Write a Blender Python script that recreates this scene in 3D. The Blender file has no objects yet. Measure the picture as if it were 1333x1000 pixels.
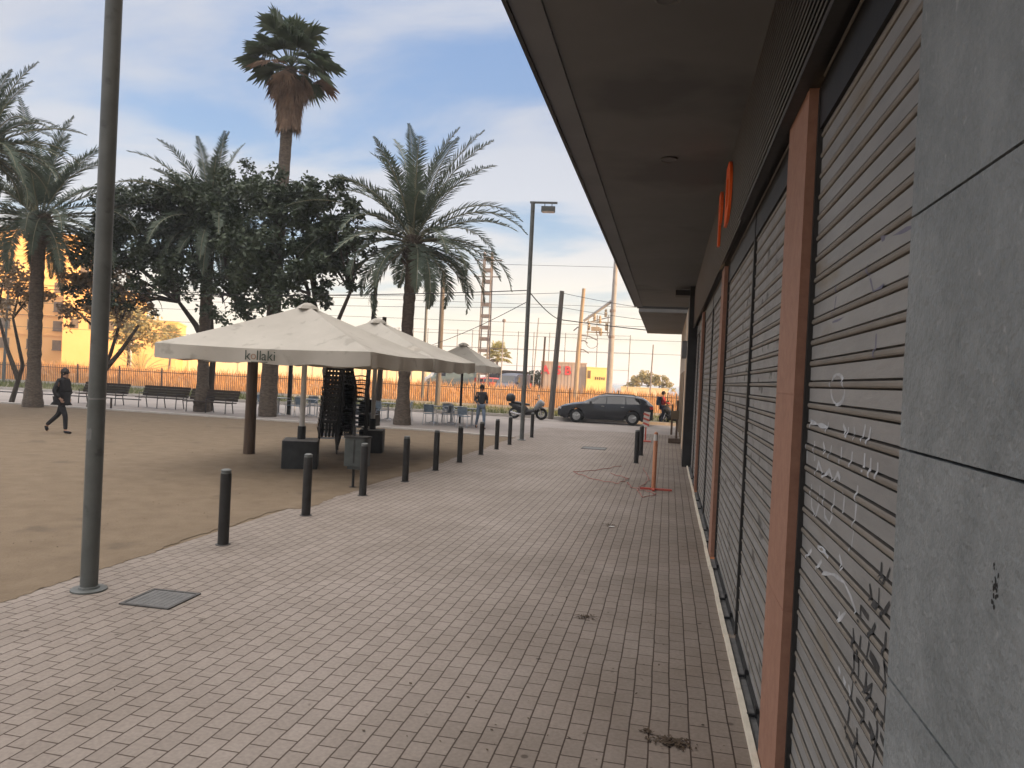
import bpy, bmesh, math, random
from mathutils import Vector, Matrix
R = math.radians
PI = math.pi
scene = bpy.context.scene
COL = scene.collection
rnd = random.Random(7)

# ------------------------------------------------------------------ camera
F_PX, CAM_H = 960.0, 2.1
yaw, pit, rol = R(11.96), R(.525), R(2.75)
fw = Vector((-math.sin(yaw)*math.cos(pit), math.cos(yaw)*math.cos(pit), -math.sin(pit)))
r0 = Vector((math.cos(yaw), math.sin(yaw), 0))
u0 = r0.cross(fw)
cr = r0*math.cos(rol)+u0*math.sin(rol)
cu = -r0*math.sin(rol)+u0*math.cos(rol)
cam = bpy.data.cameras.new('camera')
cam.sensor_width = 36; cam.lens = 36*F_PX/1333; cam.clip_start = .05; cam.clip_end = 6000
camo = bpy.data.objects.new('camera', cam); COL.objects.link(camo)
camo.matrix_world = Matrix(((cr.x, cu.x, -fw.x, 0), (cr.y, cu.y, -fw.y, 0), (cr.z, cu.z, -fw.z, CAM_H), (0, 0, 0, 1)))
scene.camera = camo

def ray(px, py): return fw+cr*((px-666.5)/F_PX)-cu*((py-500)/F_PX)
def on_x(px, py, X):
    d = ray(px, py); t = X/d.x
    return (d.y*t, CAM_H+d.z*t)

# ------------------------------------------------------------------ materials
def nodes_of(m):
    m.use_nodes = True
    return m.node_tree.nodes, m.node_tree.links
def pm(name, c1, c2=None, scale=3., rough=.8, bump=0., bscale=None, metal=0., spec=.3, detail=6., nr=.62, stretch=None, spots=None, twosided=False, trans=0.):
    m = bpy.data.materials.new(name); n, l = nodes_of(m)
    b = n['Principled BSDF']
    b.inputs['Roughness'].default_value = rough; b.inputs['Metallic'].default_value = metal
    b.inputs['Specular IOR Level'].default_value = spec
    if c2 is None: c2 = tuple(min(1, v*1.25+.004) for v in c1)
    tc = n.new('ShaderNodeTexCoord'); mp = n.new('ShaderNodeMapping')
    l.new(tc.outputs['Object'], mp.inputs['Vector'])
    if stretch: mp.inputs['Scale'].default_value = stretch
    nz = n.new('ShaderNodeTexNoise'); nz.inputs['Scale'].default_value = scale; nz.inputs['Detail'].default_value = detail
    nz.inputs['Roughness'].default_value = nr
    l.new(mp.outputs['Vector'], nz.inputs['Vector'])
    cr_ = n.new('ShaderNodeValToRGB'); e = cr_.color_ramp.elements
    e[0].position = .32; e[0].color = (*c1, 1); e[1].position = .68; e[1].color = (*c2, 1)
    l.new(nz.outputs['Fac'], cr_.inputs['Fac'])
    out = cr_.outputs['Color']
    if spots:   # (colour, scale, threshold)
        n2 = n.new('ShaderNodeTexNoise'); n2.inputs['Scale'].default_value = spots[1]; n2.inputs['Detail'].default_value = 5
        l.new(mp.outputs['Vector'], n2.inputs['Vector'])
        r2 = n.new('ShaderNodeValToRGB'); r2.color_ramp.elements[0].position = spots[2]; r2.color_ramp.elements[1].position = spots[2]+.07
        l.new(n2.outputs['Fac'], r2.inputs['Fac'])
        mx = n.new('ShaderNodeMix'); mx.data_type = 'RGBA'; mx.inputs['B'].default_value = (*spots[0], 1)
        l.new(r2.outputs['Color'], mx.inputs['Factor']); l.new(out, mx.inputs['A'])
        out = mx.outputs['Result']
    l.new(out, b.inputs['Base Color'])
    if bump:
        nb = n.new('ShaderNodeTexNoise'); nb.inputs['Scale'].default_value = bscale or scale*6; nb.inputs['Detail'].default_value = 5
        l.new(mp.outputs['Vector'], nb.inputs['Vector'])
        bp = n.new('ShaderNodeBump'); bp.inputs['Strength'].default_value = bump; bp.inputs['Distance'].default_value = .02
        l.new(nb.outputs['Fac'], bp.inputs['Height']); l.new(bp.outputs['Normal'], b.inputs['Normal'])
    if trans:
        t = n.new('ShaderNodeBsdfTranslucent'); l.new(out, t.inputs['Color'])
        ms = n.new('ShaderNodeMixShader'); ms.inputs[0].default_value = trans
        l.new(b.outputs[0], ms.inputs[1]); l.new(t.outputs[0], ms.inputs[2])
        l.new(ms.outputs[0], n['Material Output'].inputs['Surface'])
    return m

def paving_material():
    m = bpy.data.materials.new('paving'); n, l = nodes_of(m); b = n['Principled BSDF']
    b.inputs['Specular IOR Level'].default_value = .25
    tc = n.new('ShaderNodeTexCoord'); sx = n.new('ShaderNodeSeparateXYZ'); cx = n.new('ShaderNodeCombineXYZ')
    l.new(tc.outputs['Object'], sx.inputs[0])
    # a slight wobble so courses are not ruler straight
    wn = n.new('ShaderNodeTexNoise'); wn.inputs['Scale'].default_value = 1.7; wn.inputs['Detail'].default_value = 3
    l.new(tc.outputs['Object'], wn.inputs['Vector'])
    wm = n.new('ShaderNodeMath'); wm.operation = 'MULTIPLY_ADD'; wm.inputs[1].default_value = .022
    l.new(wn.outputs['Fac'], wm.inputs[0]); l.new(sx.outputs['X'], wm.inputs[2])
    l.new(sx.outputs['Y'], cx.inputs['X']); l.new(wm.outputs[0], cx.inputs['Y'])
    bt = n.new('ShaderNodeTexBrick'); bt.offset = .5; bt.squash = 1
    bt.inputs['Scale'].default_value = 1; bt.inputs['Brick Width'].default_value = .2; bt.inputs['Row Height'].default_value = .12
    bt.inputs['Mortar Size'].default_value = .0056; bt.inputs['Mortar Smooth'].default_value = .35; bt.inputs['Bias'].default_value = 0
    bt.inputs['Color1'].default_value = (.285, .248, .218, 1); bt.inputs['Color2'].default_value = (.25, .217, .19, 1)
    bt.inputs['Mortar'].default_value = (.07, .05, .038, 1)
    l.new(cx.outputs[0], bt.inputs['Vector'])
    # broad dirt, dirtier towards the shop fronts where nobody sweeps
    n1 = n.new('ShaderNodeTexNoise'); n1.inputs['Scale'].default_value = .55; n1.inputs['Detail'].default_value = 7; n1.inputs['Roughness'].default_value = .65
    l.new(tc.outputs['Object'], n1.inputs['Vector'])
    n2 = n.new('ShaderNodeTexNoise'); n2.inputs['Scale'].default_value = 38; n2.inputs['Detail'].default_value = 4
    l.new(tc.outputs['Object'], n2.inputs['Vector'])
    r1 = n.new('ShaderNodeValToRGB'); r1.color_ramp.elements[0].position = .3; r1.color_ramp.elements[0].color = (.78, .75, .71, 1)
    r1.color_ramp.elements[1].position = .66; r1.color_ramp.elements[1].color = (1.08, 1.06, 1.05, 1)
    l.new(n1.outputs['Fac'], r1.inputs['Fac'])
    r2 = n.new('ShaderNodeValToRGB'); r2.color_ramp.elements[0].position = .25; r2.color_ramp.elements[0].color = (.82, .82, .82, 1)
    r2.color_ramp.elements[1].position = .75; r2.color_ramp.elements[1].color = (1.1, 1.1, 1.1, 1)
    l.new(n2.outputs['Fac'], r2.inputs['Fac'])
    m1 = n.new('ShaderNodeMix'); m1.data_type = 'RGBA'; m1.blend_type = 'MULTIPLY'; m1.inputs['Factor'].default_value = 1
    m2 = n.new('ShaderNodeMix'); m2.data_type = 'RGBA'; m2.blend_type = 'MULTIPLY'; m2.inputs['Factor'].default_value = 1
    l.new(bt.outputs['Color'], m1.inputs['A']); l.new(r1.outputs['Color'], m1.inputs['B'])
    l.new(m1.outputs['Result'], m2.inputs['A']); l.new(r2.outputs['Color'], m2.inputs['B'])
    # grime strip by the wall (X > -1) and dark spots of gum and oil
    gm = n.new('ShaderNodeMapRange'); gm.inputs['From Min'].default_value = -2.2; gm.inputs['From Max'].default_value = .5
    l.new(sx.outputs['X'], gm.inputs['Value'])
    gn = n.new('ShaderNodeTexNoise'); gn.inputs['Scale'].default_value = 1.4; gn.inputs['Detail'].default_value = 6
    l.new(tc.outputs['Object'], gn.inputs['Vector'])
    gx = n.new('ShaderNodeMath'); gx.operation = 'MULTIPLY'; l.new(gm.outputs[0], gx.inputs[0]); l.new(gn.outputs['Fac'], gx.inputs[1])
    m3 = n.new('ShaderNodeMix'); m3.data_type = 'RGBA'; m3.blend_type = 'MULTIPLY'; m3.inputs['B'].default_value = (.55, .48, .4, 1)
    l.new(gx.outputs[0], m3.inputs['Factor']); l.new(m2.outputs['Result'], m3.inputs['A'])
    vn = n.new('ShaderNodeTexVoronoi'); vn.inputs['Scale'].default_value = 2.3; l.new(tc.outputs['Object'], vn.inputs['Vector'])
    vr = n.new('ShaderNodeValToRGB'); vr.color_ramp.elements[0].position = .035; vr.color_ramp.elements[0].color = (1, 1, 1, 1)
    vr.color_ramp.elements[1].position = .06; vr.color_ramp.elements[1].color = (0, 0, 0, 1)
    l.new(vn.outputs['Distance'], vr.inputs['Fac'])
    m4 = n.new('ShaderNodeMix'); m4.data_type = 'RGBA'; m4.blend_type = 'MULTIPLY'; m4.inputs['B'].default_value = (.45, .42, .4, 1)
    l.new(vr.outputs['Color'], m4.inputs['Factor']); l.new(m3.outputs['Result'], m4.inputs['A'])
    l.new(m4.outputs['Result'], b.inputs['Base Color'])
    b.inputs['Roughness'].default_value = .72
    mi = n.new('ShaderNodeMath'); mi.operation = 'SUBTRACT'; mi.inputs[0].default_value = 1; l.new(bt.outputs['Fac'], mi.inputs[1])
    ad = n.new('ShaderNodeMath'); ad.operation = 'MULTIPLY_ADD'; ad.inputs[1].default_value = .25; l.new(n2.outputs['Fac'], ad.inputs[0]); l.new(mi.outputs[0], ad.inputs[2])
    bp = n.new('ShaderNodeBump'); bp.inputs['Strength'].default_value = .55; bp.inputs['Distance'].default_value = .006
    l.new(ad.outputs[0], bp.inputs['Height']); l.new(bp.outputs['Normal'], b.inputs['Normal'])
    return m

M = {}
M['paving'] = paving_material()
M['sand'] = pm('sand', (.146, .108, .07), (.19, .144, .097), 2.6, .95, .6, 30, spots=((.124, .094, .064), .9, .62))
M['concrete'] = pm('concrete_paving', (.235, .208, .19), (.295, .262, .24), .5, .85, .2, 30)
M['asphalt'] = pm('asphalt', (.24, .22, .21), (.3, .275, .265), .4, .85, .25, 60)
M['kerbstone'] = pm('kerbstone', (.36, .33, .3), (.46, .43, .4), 3, .8, .2)
M['earth'] = pm('earth', (.2, .15, .1), (.3, .23, .15), .3, .95, .3, 4)
M['verge'] = pm('verge_soil', (.09, .085, .045), (.15, .13, .07), .9, .95, .5, 14)
M['dry_earth'] = pm('dry_earth', (.42, .22, .1), (.55, .31, .15), .5, .95, .5, 8)
M['dry_grass'] = pm('dry_grass', (.52, .29, .12), (.66, .4, .18), .6, .9, trans=.25)
M['weeds'] = pm('weeds', (.1, .12, .045), (.17, .18, .07), .8, .9, trans=.2)
M['sea'] = pm('sea', (.1, .2, .28), (.14, .25, .32), .05, .25, .3, .5, spec=.5)
M['stone'] = pm('slate_cladding', (.135, .148, .15), (.245, .26, .262), 4.5, .6, .5, 45, detail=14, nr=.8, spots=((.27, .28, .28), 24, .66))
M['stone_gap'] = pm('dark_joint', (.012, .012, .012))
M['pilaster'] = pm('brown_stone', (.25, .128, .085), (.315, .168, .115), 14, .7, .12, 60, detail=8)
M['slat'] = pm('shutter_metal', (.185, .183, .177), (.25, .246, .237), 2.2, .55, .15, 14, metal=0., spec=.45, spots=((.185, .16, .125), 1.3, .6), stretch=(1, .6, 2.2))
M['slat_old'] = pm('weathered_shutter_metal', (.18, .174, .165), (.275, .266, .255), 3.5, .65, .3, 25, spots=((.08, .075, .068), 5, .6), stretch=(1, .8, 1.5))
M['slat_bead'] = pm('dusty_shutter_rib', (.155, .137, .115), (.22, .195, .165), 4, .65, .15, 20, stretch=(1, .5, 1))
M['slat_groove'] = pm('shutter_groove', (.05, .045, .04), (.08, .072, .062), 5, .8)
M['black_metal'] = pm('black_metal', (.012, .012, .013), (.024, .024, .025), 5, .5, .05)
M['louvre'] = pm('louvre_metal', (.035, .035, .035), (.055, .055, .055), 3, .45)
M['charcoal'] = pm('charcoal_paint', (.023, .022, .021), (.036, .035, .034), 6, .55, .08)
M['soffit'] = pm('soffit_render', (.15, .15, .148), (.18, .18, .177), .7, .85, .1, 12, spots=((.118, .119, .12), .35, .58))
M['soffit_edge'] = pm('soffit_edge', (.17, .175, .185), (.2, .205, .215), 1, .8)
M['facade'] = pm('facade_render', (.42, .36, .29), (.5, .43, .35), .8, .9, .1)
M['strip'] = pm('cream_strip', (.56, .5, .4), (.7, .63, .52), 5, .7, .3, 40)
M['threshold'] = pm('threshold_stone', (.1, .1, .1), (.17, .165, .16), 8, .8, .3)
M['orange'] = pm('orange_sign', (.85, .13, .03), (.95, .17, .04), 3, .45)
M['pole_grey'] = pm('grey_pole_paint', (.085, .092, .088), (.12, .127, .122), 4, .5, .06, 40, spec=.4, spots=((.07, .075, .072), 7, .62))
M['tape'] = pm('old_tape', (.15, .155, .15), (.2, .205, .2), 12, .6)
M['steel'] = pm('galvanised_steel', (.32, .34, .36), (.42, .44, .46), 6, .45, metal=.4)
M['lamp_glass'] = pm('lamp_glass', (.5, .52, .55), (.58, .6, .62), 4, .2, spec=.6)
M['cast_iron'] = pm('cast_iron', (.06, .058, .056), (.1, .096, .092), 12, .75, .4, 40)
M['lid'] = pm('worn_iron_lid', (.1, .098, .095), (.15, .148, .142), 6, .6, .2, 50)
M['canvas'] = pm('canvas', (.42, .393, .345), (.49, .46, .405), .9, .9, .5, 1.8, detail=4, trans=.12, spots=((.37, .345, .3), 2.6, .6))
M['print_dark'] = pm('printed_lettering', (.05, .065, .05), (.07, .085, .07), 5, .9)
M['print_rust'] = pm('printed_letter_rust', (.3, .2, .14), (.36, .25, .18), 5, .9)
M['white_pole'] = pm('white_pole', (.5, .49, .47), (.6, .59, .57), 5, .5)
M['black_plastic'] = pm('black_plastic', (.012, .013, .015), (.022, .023, .026), 4, .42, spec=.4)
M['base_black'] = pm('ballast_box', (.022, .024, .025), (.04, .042, .043), 5, .6, .1)
M['base_top'] = pm('ballast_top', (.3, .29, .28), (.4, .39, .38), 5, .7)
M['bin'] = pm('bin_paint', (.045, .053, .05), (.075, .083, .08), 6, .5, .08)
M['wood_post'] = pm('brown_timber', (.075, .052, .038), (.125, .088, .064), 4, .85, .5, 20, stretch=(4, 4, .4))
M['bench_wood'] = pm('bench_wood', (.032, .024, .02), (.06, .044, .036), 5, .7, .2, stretch=(.5, 4, 4))
M['bench_iron'] = pm('bench_iron', (.03, .03, .032), (.05, .05, .052), 5, .6)
M['alu'] = pm('aluminium', (.3, .32, .35), (.42, .44, .47), 4, .35, metal=.6)
M['chair_blue'] = pm('chair_weave', (.1, .14, .18), (.18, .23, .28), 9, .6)
M['table_top'] = pm('table_top', (.1, .11, .12), (.18, .19, .2), 4, .3, spec=.5)
M['bark'] = pm('palm_bark', (.075, .06, .048), (.16, .13, .105), 7, .95, 1., 16, stretch=(1, 1, 2.5))
M['bark2'] = pm('tree_bark', (.05, .042, .034), (.1, .085, .07), 5, .95, .8, 14, stretch=(3, 3, .6))
M['palm_leaf'] = pm('palm_leaf', (.065, .09, .066), (.125, .152, .115), 1.2, .6, spec=.2, trans=.15)
M['palm_rib'] = pm('palm_rib', (.17, .17, .11), (.26, .25, .17), 2, .6)
M['fan_leaf'] = pm('fan_leaf', (.06, .085, .05), (.11, .14, .085), 1.5, .55, spec=.4, trans=.15)
M['dead_leaf'] = pm('dead_fan_leaf', (.15, .1, .072), (.29, .205, .145), 2.2, .9, trans=.1)
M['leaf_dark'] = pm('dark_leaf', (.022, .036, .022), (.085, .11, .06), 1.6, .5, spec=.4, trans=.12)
M['leaf_brown'] = pm('sparse_leaf', (.2, .15, .1), (.34, .26, .17), 1.3, .8, trans=.2)
M['leaf_olive'] = pm('olive_leaf', (.3, .26, .12), (.42, .36, .18), 1.4, .8, trans=.25)
M['leaf_sunlit'] = pm('sunlit_palm_leaf', (.36, .33, .12), (.5, .45, .19), 1.2, .7, trans=.25)  # palm leaf with the low sun's yellow put into its colour
M['fence'] = pm('fence_paint', (.06, .05, .045), (.1, .085, .075), 3, .6)
M['ochre'] = pm('ochre_render', (.78, .44, .15), (.86, .52, .2), .15, .9, .1, 2)
M['pale_ochre'] = pm('pale_ochre_render', (.82, .66, .4), (.88, .73, .47), .12, .9)
M['window_dark'] = pm('window_glass', (.12, .085, .05), (.18, .13, .08), 2, .5, spec=.3)
M['asb'] = pm('club_wall', (.4, .32, .27), (.48, .39, .33), .6, .9)
M['cube_yellow'] = pm('yellow_kiosk_paint', (.75, .55, .2), (.82, .62, .26), .6, .8)
M['red_letter'] = pm('red_letter', (.5, .06, .07), (.6, .09, .1), 3, .8)
M['dark_mark'] = pm('dark_mark', (.12, .09, .06), (.17, .13, .09), 3, .9)
M['wood_pole'] = pm('wood_pole', (.105, .095, .085), (.17, .155, .14), 5, .9, .4, 20, stretch=(5, 5, .3))
M['lit_pole'] = pm('sunlit_timber_pole', (.3, .24, .17), (.42, .34, .25), 4, .9, .3, 20, stretch=(5, 5, .3))  # pole timber with a sunlit tone put into the colour
M['concrete_pole'] = pm('concrete_pole', (.26, .26, .26), (.34, .34, .34), 3, .85, .2)
M['mast'] = pm('mast_steel', (.17, .15, .14), (.25, .22, .21), 3, .6)
M['insulator'] = pm('insulator', (.4, .33, .24), (.5, .42, .31), 4, .5)
M['cable'] = pm('cable', (.03, .03, .033), (.05, .05, .053), 3, .7)
M['net'] = pm('net_cord', (.2, .19, .18), (.28, .27, .26), 3, .8)
M['car_paint'] = pm('dark_car_paint', (.018, .021, .026), (.024, .027, .033), .8, .22, spec=.5)
M['car_red'] = pm('red_car_paint', (.5, .05, .03), (.56, .07, .04), .8, .3, spec=.5)
M['car_white'] = pm('pale_van_paint', (.5, .54, .56), (.58, .62, .64), .8, .3, spec=.5)
M['car_navy'] = pm('navy_van_paint', (.02, .026, .05), (.03, .036, .065), .8, .3, spec=.5)
M['car_teal'] = pm('teal_van_paint', (.13, .18, .18), (.17, .22, .22), .8, .3, spec=.5)
M['car_glass'] = pm('car_glass', (.012, .014, .016), (.018, .02, .022), 1, .06, spec=.7)
M['tyre'] = pm('tyre', (.015, .015, .015), (.025, .025, .025), 8, .85)
M['rim'] = pm('alloy_rim', (.3, .31, .32), (.4, .41, .42), 5, .35, metal=.7)
M['headlight'] = pm('headlight', (.5, .52, .55), (.6, .62, .65), 5, .15, spec=.7)
M['taillight'] = pm('taillight', (.3, .015, .012), (.38, .025, .02), 5, .25)
M['chrome'] = pm('chrome', (.5, .5, .52), (.6, .6, .62), 5, .25, metal=.9)
M['fairing'] = pm('silver_fairing', (.17, .185, .2), (.25, .27, .29), 3, .35, spec=.5)
M['skin'] = pm('skin', (.32, .19, .135), (.38, .235, .17), 6, .6)
M['hair'] = pm('dark_hair', (.014, .011, .01), (.028, .022, .018), 12, .6)
M['cloth_black'] = pm('black_cloth', (.013, .013, .015), (.024, .024, .027), 6, .9)
M['cloth_grey'] = pm('charcoal_cloth', (.03, .033, .037), (.05, .053, .058), 6, .9)
M['jeans'] = pm('blue_jeans', (.11, .15, .21), (.17, .22, .29), 8, .9)
M['cloth_red'] = pm('red_cloth', (.26, .03, .035), (.34, .05, .052), 6, .9)
M['cloth_navy'] = pm('navy_cloth', (.025, .03, .05), (.04, .048, .075), 6, .9)
M['barrier_orange'] = pm('orange_barrier_plastic', (.42, .17, .085), (.5, .23, .13), 6, .55)
M['barrier_red'] = pm('red_band', (.42, .07, .05), (.52, .11, .08), 6, .6)
M['barrier_white'] = pm('white_band', (.5, .47, .44), (.6, .57, .53), 6, .6)
M['tape_red'] = pm('red_tape', (.28, .12, .1), (.36, .18, .15), 9, .7)
M['debris'] = pm('leaf_debris', (.045, .032, .022), (.1, .07, .045), 30, .95)
M['paper'] = pm('paper_scrap', (.5, .48, .45), (.6, .58, .55), 20, .9)
M['graffiti_white'] = pm('white_spray', (.3, .305, .31), (.5, .51, .53), 9, .8)
M['graffiti_black'] = pm('black_spray', (.028, .028, .028), (.05, .05, .05), 20, .8)
M['graffiti_violet'] = pm('violet_spray', (.13, .125, .17), (.17, .165, .21), 20, .8)
M['rail_orange'] = pm('orange_site_net', (.6, .26, .1), (.7, .34, .15), 3, .8)

# ------------------------------------------------------------------ mesh helpers
class MB:
    def __init__(s): s.v = []; s.f = []; s.mi = []; s.m = 0
    def add(s, vs, fs):
        o = len(s.v); s.v += [tuple(p) for p in vs]
        for q in fs: s.f.append(tuple(i+o for i in q)); s.mi.append(s.m)
    def box(s, c, d, rot=None, taper=1.):
        x, y, z = d[0]/2, d[1]/2, d[2]/2
        vs = [Vector((sx*x*(taper if sz > 0 else 1), sy*y*(taper if sz > 0 else 1), sz*z)) for sz in (-1, 1) for sy in (-1, 1) for sx in (-1, 1)]
        if rot is not None: vs = [rot@p for p in vs]
        c = Vector(c)
        s.add([p+c for p in vs], [(0, 2, 3, 1), (4, 5, 7, 6), (0, 1, 5, 4), (2, 6, 7, 3), (0, 4, 6, 2), (1, 3, 7, 5)])
    def rbox(s, c, d, r=.02, rotz=0.):          # box with rounded vertical edges
        x, y, z = d[0]/2, d[1]/2, d[2]/2
        pts = []
        for (sx, sy, a0) in ((1, 1, 0), (-1, 1, 90), (-1, -1, 180), (1, -1, 270)):
            for k in range(4):
                a = R(a0+30*k); pts.append((sx*(x-r)+r*math.cos(a), sy*(y-r)+r*math.sin(a)))
        ca, sa = math.cos(rotz), math.sin(rotz); n = len(pts)
        vs = [(c[0]+px*ca-py*sa, c[1]+px*sa+py*ca, c[2]+sz*z) for sz in (-1, 1) for px, py in pts]
        s.add(vs, [tuple(range(n-1, -1, -1)), tuple(range(n, 2*n))]+[(i, (i+1) % n, n+(i+1) % n, n+i) for i in range(n)])
    def tube(s, pts, rad, seg=8, cap=True):
        pts = [Vector(p) for p in pts]; n = len(pts)
        if not hasattr(rad, '__len__'): rad = [rad]*n
        o = []; t0 = None; up = Vector((0, 0, 1))
        for i, p in enumerate(pts):
            t = (pts[min(i+1, n-1)]-pts[max(i-1, 0)]).normalized()
            if t0 is None:
                ref = Vector((0, 0, 1)) if abs(t.z) < .9 else Vector((0, 1, 0))
                a = t.cross(ref).normalized()
            else:
                a = (a-t*a.dot(t)).normalized()
            t0 = t; b = t.cross(a)
            o += [p+(a*math.cos(2*PI*k/seg)+b*math.sin(2*PI*k/seg))*rad[i] for k in range(seg)]
        fs = [(i*seg+k, i*seg+(k+1) % seg, (i+1)*seg+(k+1) % seg, (i+1)*seg+k) for i in range(n-1) for k in range(seg)]
        if cap: fs += [tuple(range(seg-1, -1, -1)), tuple((n-1)*seg+k for k in range(seg))]
        s.add(o, fs)
    def lathe(s, prof, seg=16, c=(0, 0, 0), axis='z'):
        vs = []
        for (r, z) in prof:
            for k in range(seg):
                a = 2*PI*k/seg; p = (r*math.cos(a), r*math.sin(a), z)
                if axis == 'y': p = (p[0], p[2], p[1])
                if axis == 'x': p = (p[2], p[0], p[1])
                vs.append((p[0]+c[0], p[1]+c[1], p[2]+c[2]))
        n = len(prof)
        fs = [(i*seg+k, i*seg+(k+1) % seg, (i+1)*seg+(k+1) % seg, (i+1)*seg+k) for i in range(n-1) for k in range(seg)]
        if prof[0][0] > 1e-6 and prof[0] != prof[-1]: fs += [tuple(range(seg-1, -1, -1)), tuple((n-1)*seg+k for k in range(seg))]
        s.add(vs, fs)
    def grid(s, rows):
        n, m = len(rows), len(rows[0])
        s.add([p for r in rows for p in r], [(i*m+j, i*m+j+1, (i+1)*m+j+1, (i+1)*m+j) for i in range(n-1) for j in range(m-1)])
    def prism(s, poly, axis, a, b):             # polygon extruded along an axis
        n = len(poly)
        def P(u, v, w): return {'x': (w, u, v), 'y': (u, w, v), 'z': (u, v, w)}[axis]
        s.add([P(u, v, a) for u, v in poly]+[P(u, v, b) for u, v in poly],
              [tuple(range(n)), tuple(range(2*n-1, n-1, -1))]+[(i, n+i, n+(i+1) % n, (i+1) % n) for i in range(n)])
    def quad(s, a, b, c, d): s.add([a, b, c, d], [(0, 1, 2, 3)])
    def build(s, name, mats, parent=None, smooth=False, loc=None, rz=0., fix=True, auto=None):
        me = bpy.data.meshes.new(name); me.from_pydata(s.v, [], s.f)
        if not isinstance(mats, (list, tuple)): mats = [mats]
        for q in mats: me.materials.append(q)
        if len(mats) > 1: me.polygons.foreach_set('material_index', s.mi)
        if fix:
            bm = bmesh.new(); bm.from_mesh(me); bmesh.ops.recalc_face_normals(bm, faces=bm.faces); bm.to_mesh(me); bm.free()
        if smooth or auto:
            me.polygons.foreach_set('use_smooth', [True]*len(me.polygons))
            if auto: me.set_sharp_from_angle(angle=R(auto))
        me.update()
        o = bpy.data.objects.new(name, me); COL.objects.link(o)
        if parent is not None: o.parent = parent
        if loc is not None: o.location = loc
        o.rotation_euler = (0, 0, rz)
        return o
def tag(o, label, cat, group=None, kind=None):
    if label: o['label'] = label
    if cat: o['category'] = cat
    if group: o['group'] = group
    if kind: o['kind'] = kind
    return o
def empty(name, loc, label, cat, group=None, rz=0.):
    o = bpy.data.objects.new(name, None); COL.objects.link(o); o.location = loc; o.rotation_euler = (0, 0, rz)
    o.empty_display_size = .2
    return tag(o, label, cat, group)
def copy_tree(o, parent=None):
    c = o.copy(); COL.objects.link(c)
    if parent is not None: c.parent = parent
    for ch in list(o.children): copy_tree(ch, c)
    return c
def repeat(o, loc, rz, label, group=None):
    c = copy_tree(o); c.location = loc; c.rotation_euler = (0, 0, rz); c['label'] = label
    if group: c['group'] = group
    return c
def struct(mb, name, mat, **k):
    o = mb.build(name, mat, **k); o['kind'] = 'structure'; return o
def text_mesh(body, size, extrude, mat, parent, M4, name='lettering', bold=0.):
    cu_ = bpy.data.curves.new(name, 'FONT'); cu_.body = body; cu_.size = size; cu_.extrude = extrude; cu_.offset = bold
    cu_.align_x = 'CENTER'; cu_.align_y = 'CENTER'
    t = bpy.data.objects.new(name, cu_); COL.objects.link(t)
    dg = bpy.context.evaluated_depsgraph_get()
    me = bpy.data.meshes.new_from_object(t.evaluated_get(dg)); bpy.data.objects.remove(t)
    me.transform(M4); me.materials.clear(); me.materials.append(mat)
    o = bpy.data.objects.new(name, me); COL.objects.link(o)
    if parent is not None: o.parent = parent
    return o
def frame4(o, x, y):
    x = Vector(x).normalized(); y = Vector(y).normalized(); z = x.cross(y)
    return Matrix(((x.x, y.x, z.x, o[0]), (x.y, y.y, z.y, o[1]), (x.z, y.z, z.z, o[2]), (0, 0, 0, 1)))

# ------------------------------------------------------------------ light and sky
beta, elev = R(12), R(8)
to_sun = Vector((math.cos(beta)*math.cos(elev), -math.sin(beta)*math.cos(elev), math.sin(elev)))
sl = bpy.data.lights.new('sun', 'SUN'); sl.energy = 4.9; sl.angle = R(.6); sl.color = (1, .61, .3)
so = bpy.data.objects.new('sun', sl); COL.objects.link(so); so.rotation_euler = to_sun.to_track_quat('Z', 'Y').to_euler()
w = bpy.data.worlds.new('World'); scene.world = w; w.use_nodes = True
n, l = w.node_tree.nodes, w.node_tree.links
bg = n['Background']; bg.inputs['Strength'].default_value = .1
sky = n.new('ShaderNodeTexSky'); sky.sky_type = 'NISHITA'; sky.sun_disc = False; sky.sun_elevation = elev
sky.sun_rotation = math.atan2(to_sun.x, to_sun.y); sky.air_density = 1.; sky.dust_density = .6; sky.ozone_density = 1.5
tc = n.new('ShaderNodeTexCoord'); sx = n.new('ShaderNodeSeparateXYZ'); l.new(tc.outputs['Generated'], sx.inputs[0])
def math_node(op, a=None, b=None, c=None):
    q = n.new('ShaderNodeMath'); q.operation = op
    for i, v in enumerate((a, b, c)):
        if v is None: continue
        if isinstance(v, (int, float)): q.inputs[i].default_value = v
        else: l.new(v, q.inputs[i])
    return q.outputs[0]
zz = math_node('MAXIMUM', sx.outputs['Z'], 0.)
den = math_node('ADD', zz, .16)
cx = math_node('DIVIDE', sx.outputs['X'], den); cy = math_node('DIVIDE', sx.outputs['Y'], den)
cv = n.new('ShaderNodeCombineXYZ'); l.new(cx, cv.inputs[0]); l.new(cy, cv.inputs[1])
mp = n.new('ShaderNodeMapping'); mp.inputs['Rotation'].default_value = (0, 0, R(-24)); mp.inputs['Scale'].default_value = (.62, 1.25, 1)
mp.inputs['Location'].default_value = (3.1, 1.7, 0)
l.new(cv.outputs[0], mp.inputs['Vector'])
nz = n.new('ShaderNodeTexNoise'); nz.inputs['Scale'].default_value = 1.25; nz.inputs['Detail'].default_value = 7; nz.inputs['Roughness'].default_value = .52
nz.inputs['Distortion'].default_value = .35
l.new(mp.outputs[0], nz.inputs['Vector'])
cover = n.new('ShaderNodeValToRGB'); cover.color_ramp.interpolation = 'EASE'
cover.color_ramp.elements[0].position = .38; cover.color_ramp.elements[0].color = (.1, .1, .1, 1)
cover.color_ramp.elements[1].position = .56; cover.color_ramp.elements[1].color = (1, 1, 1, 1)
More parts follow.
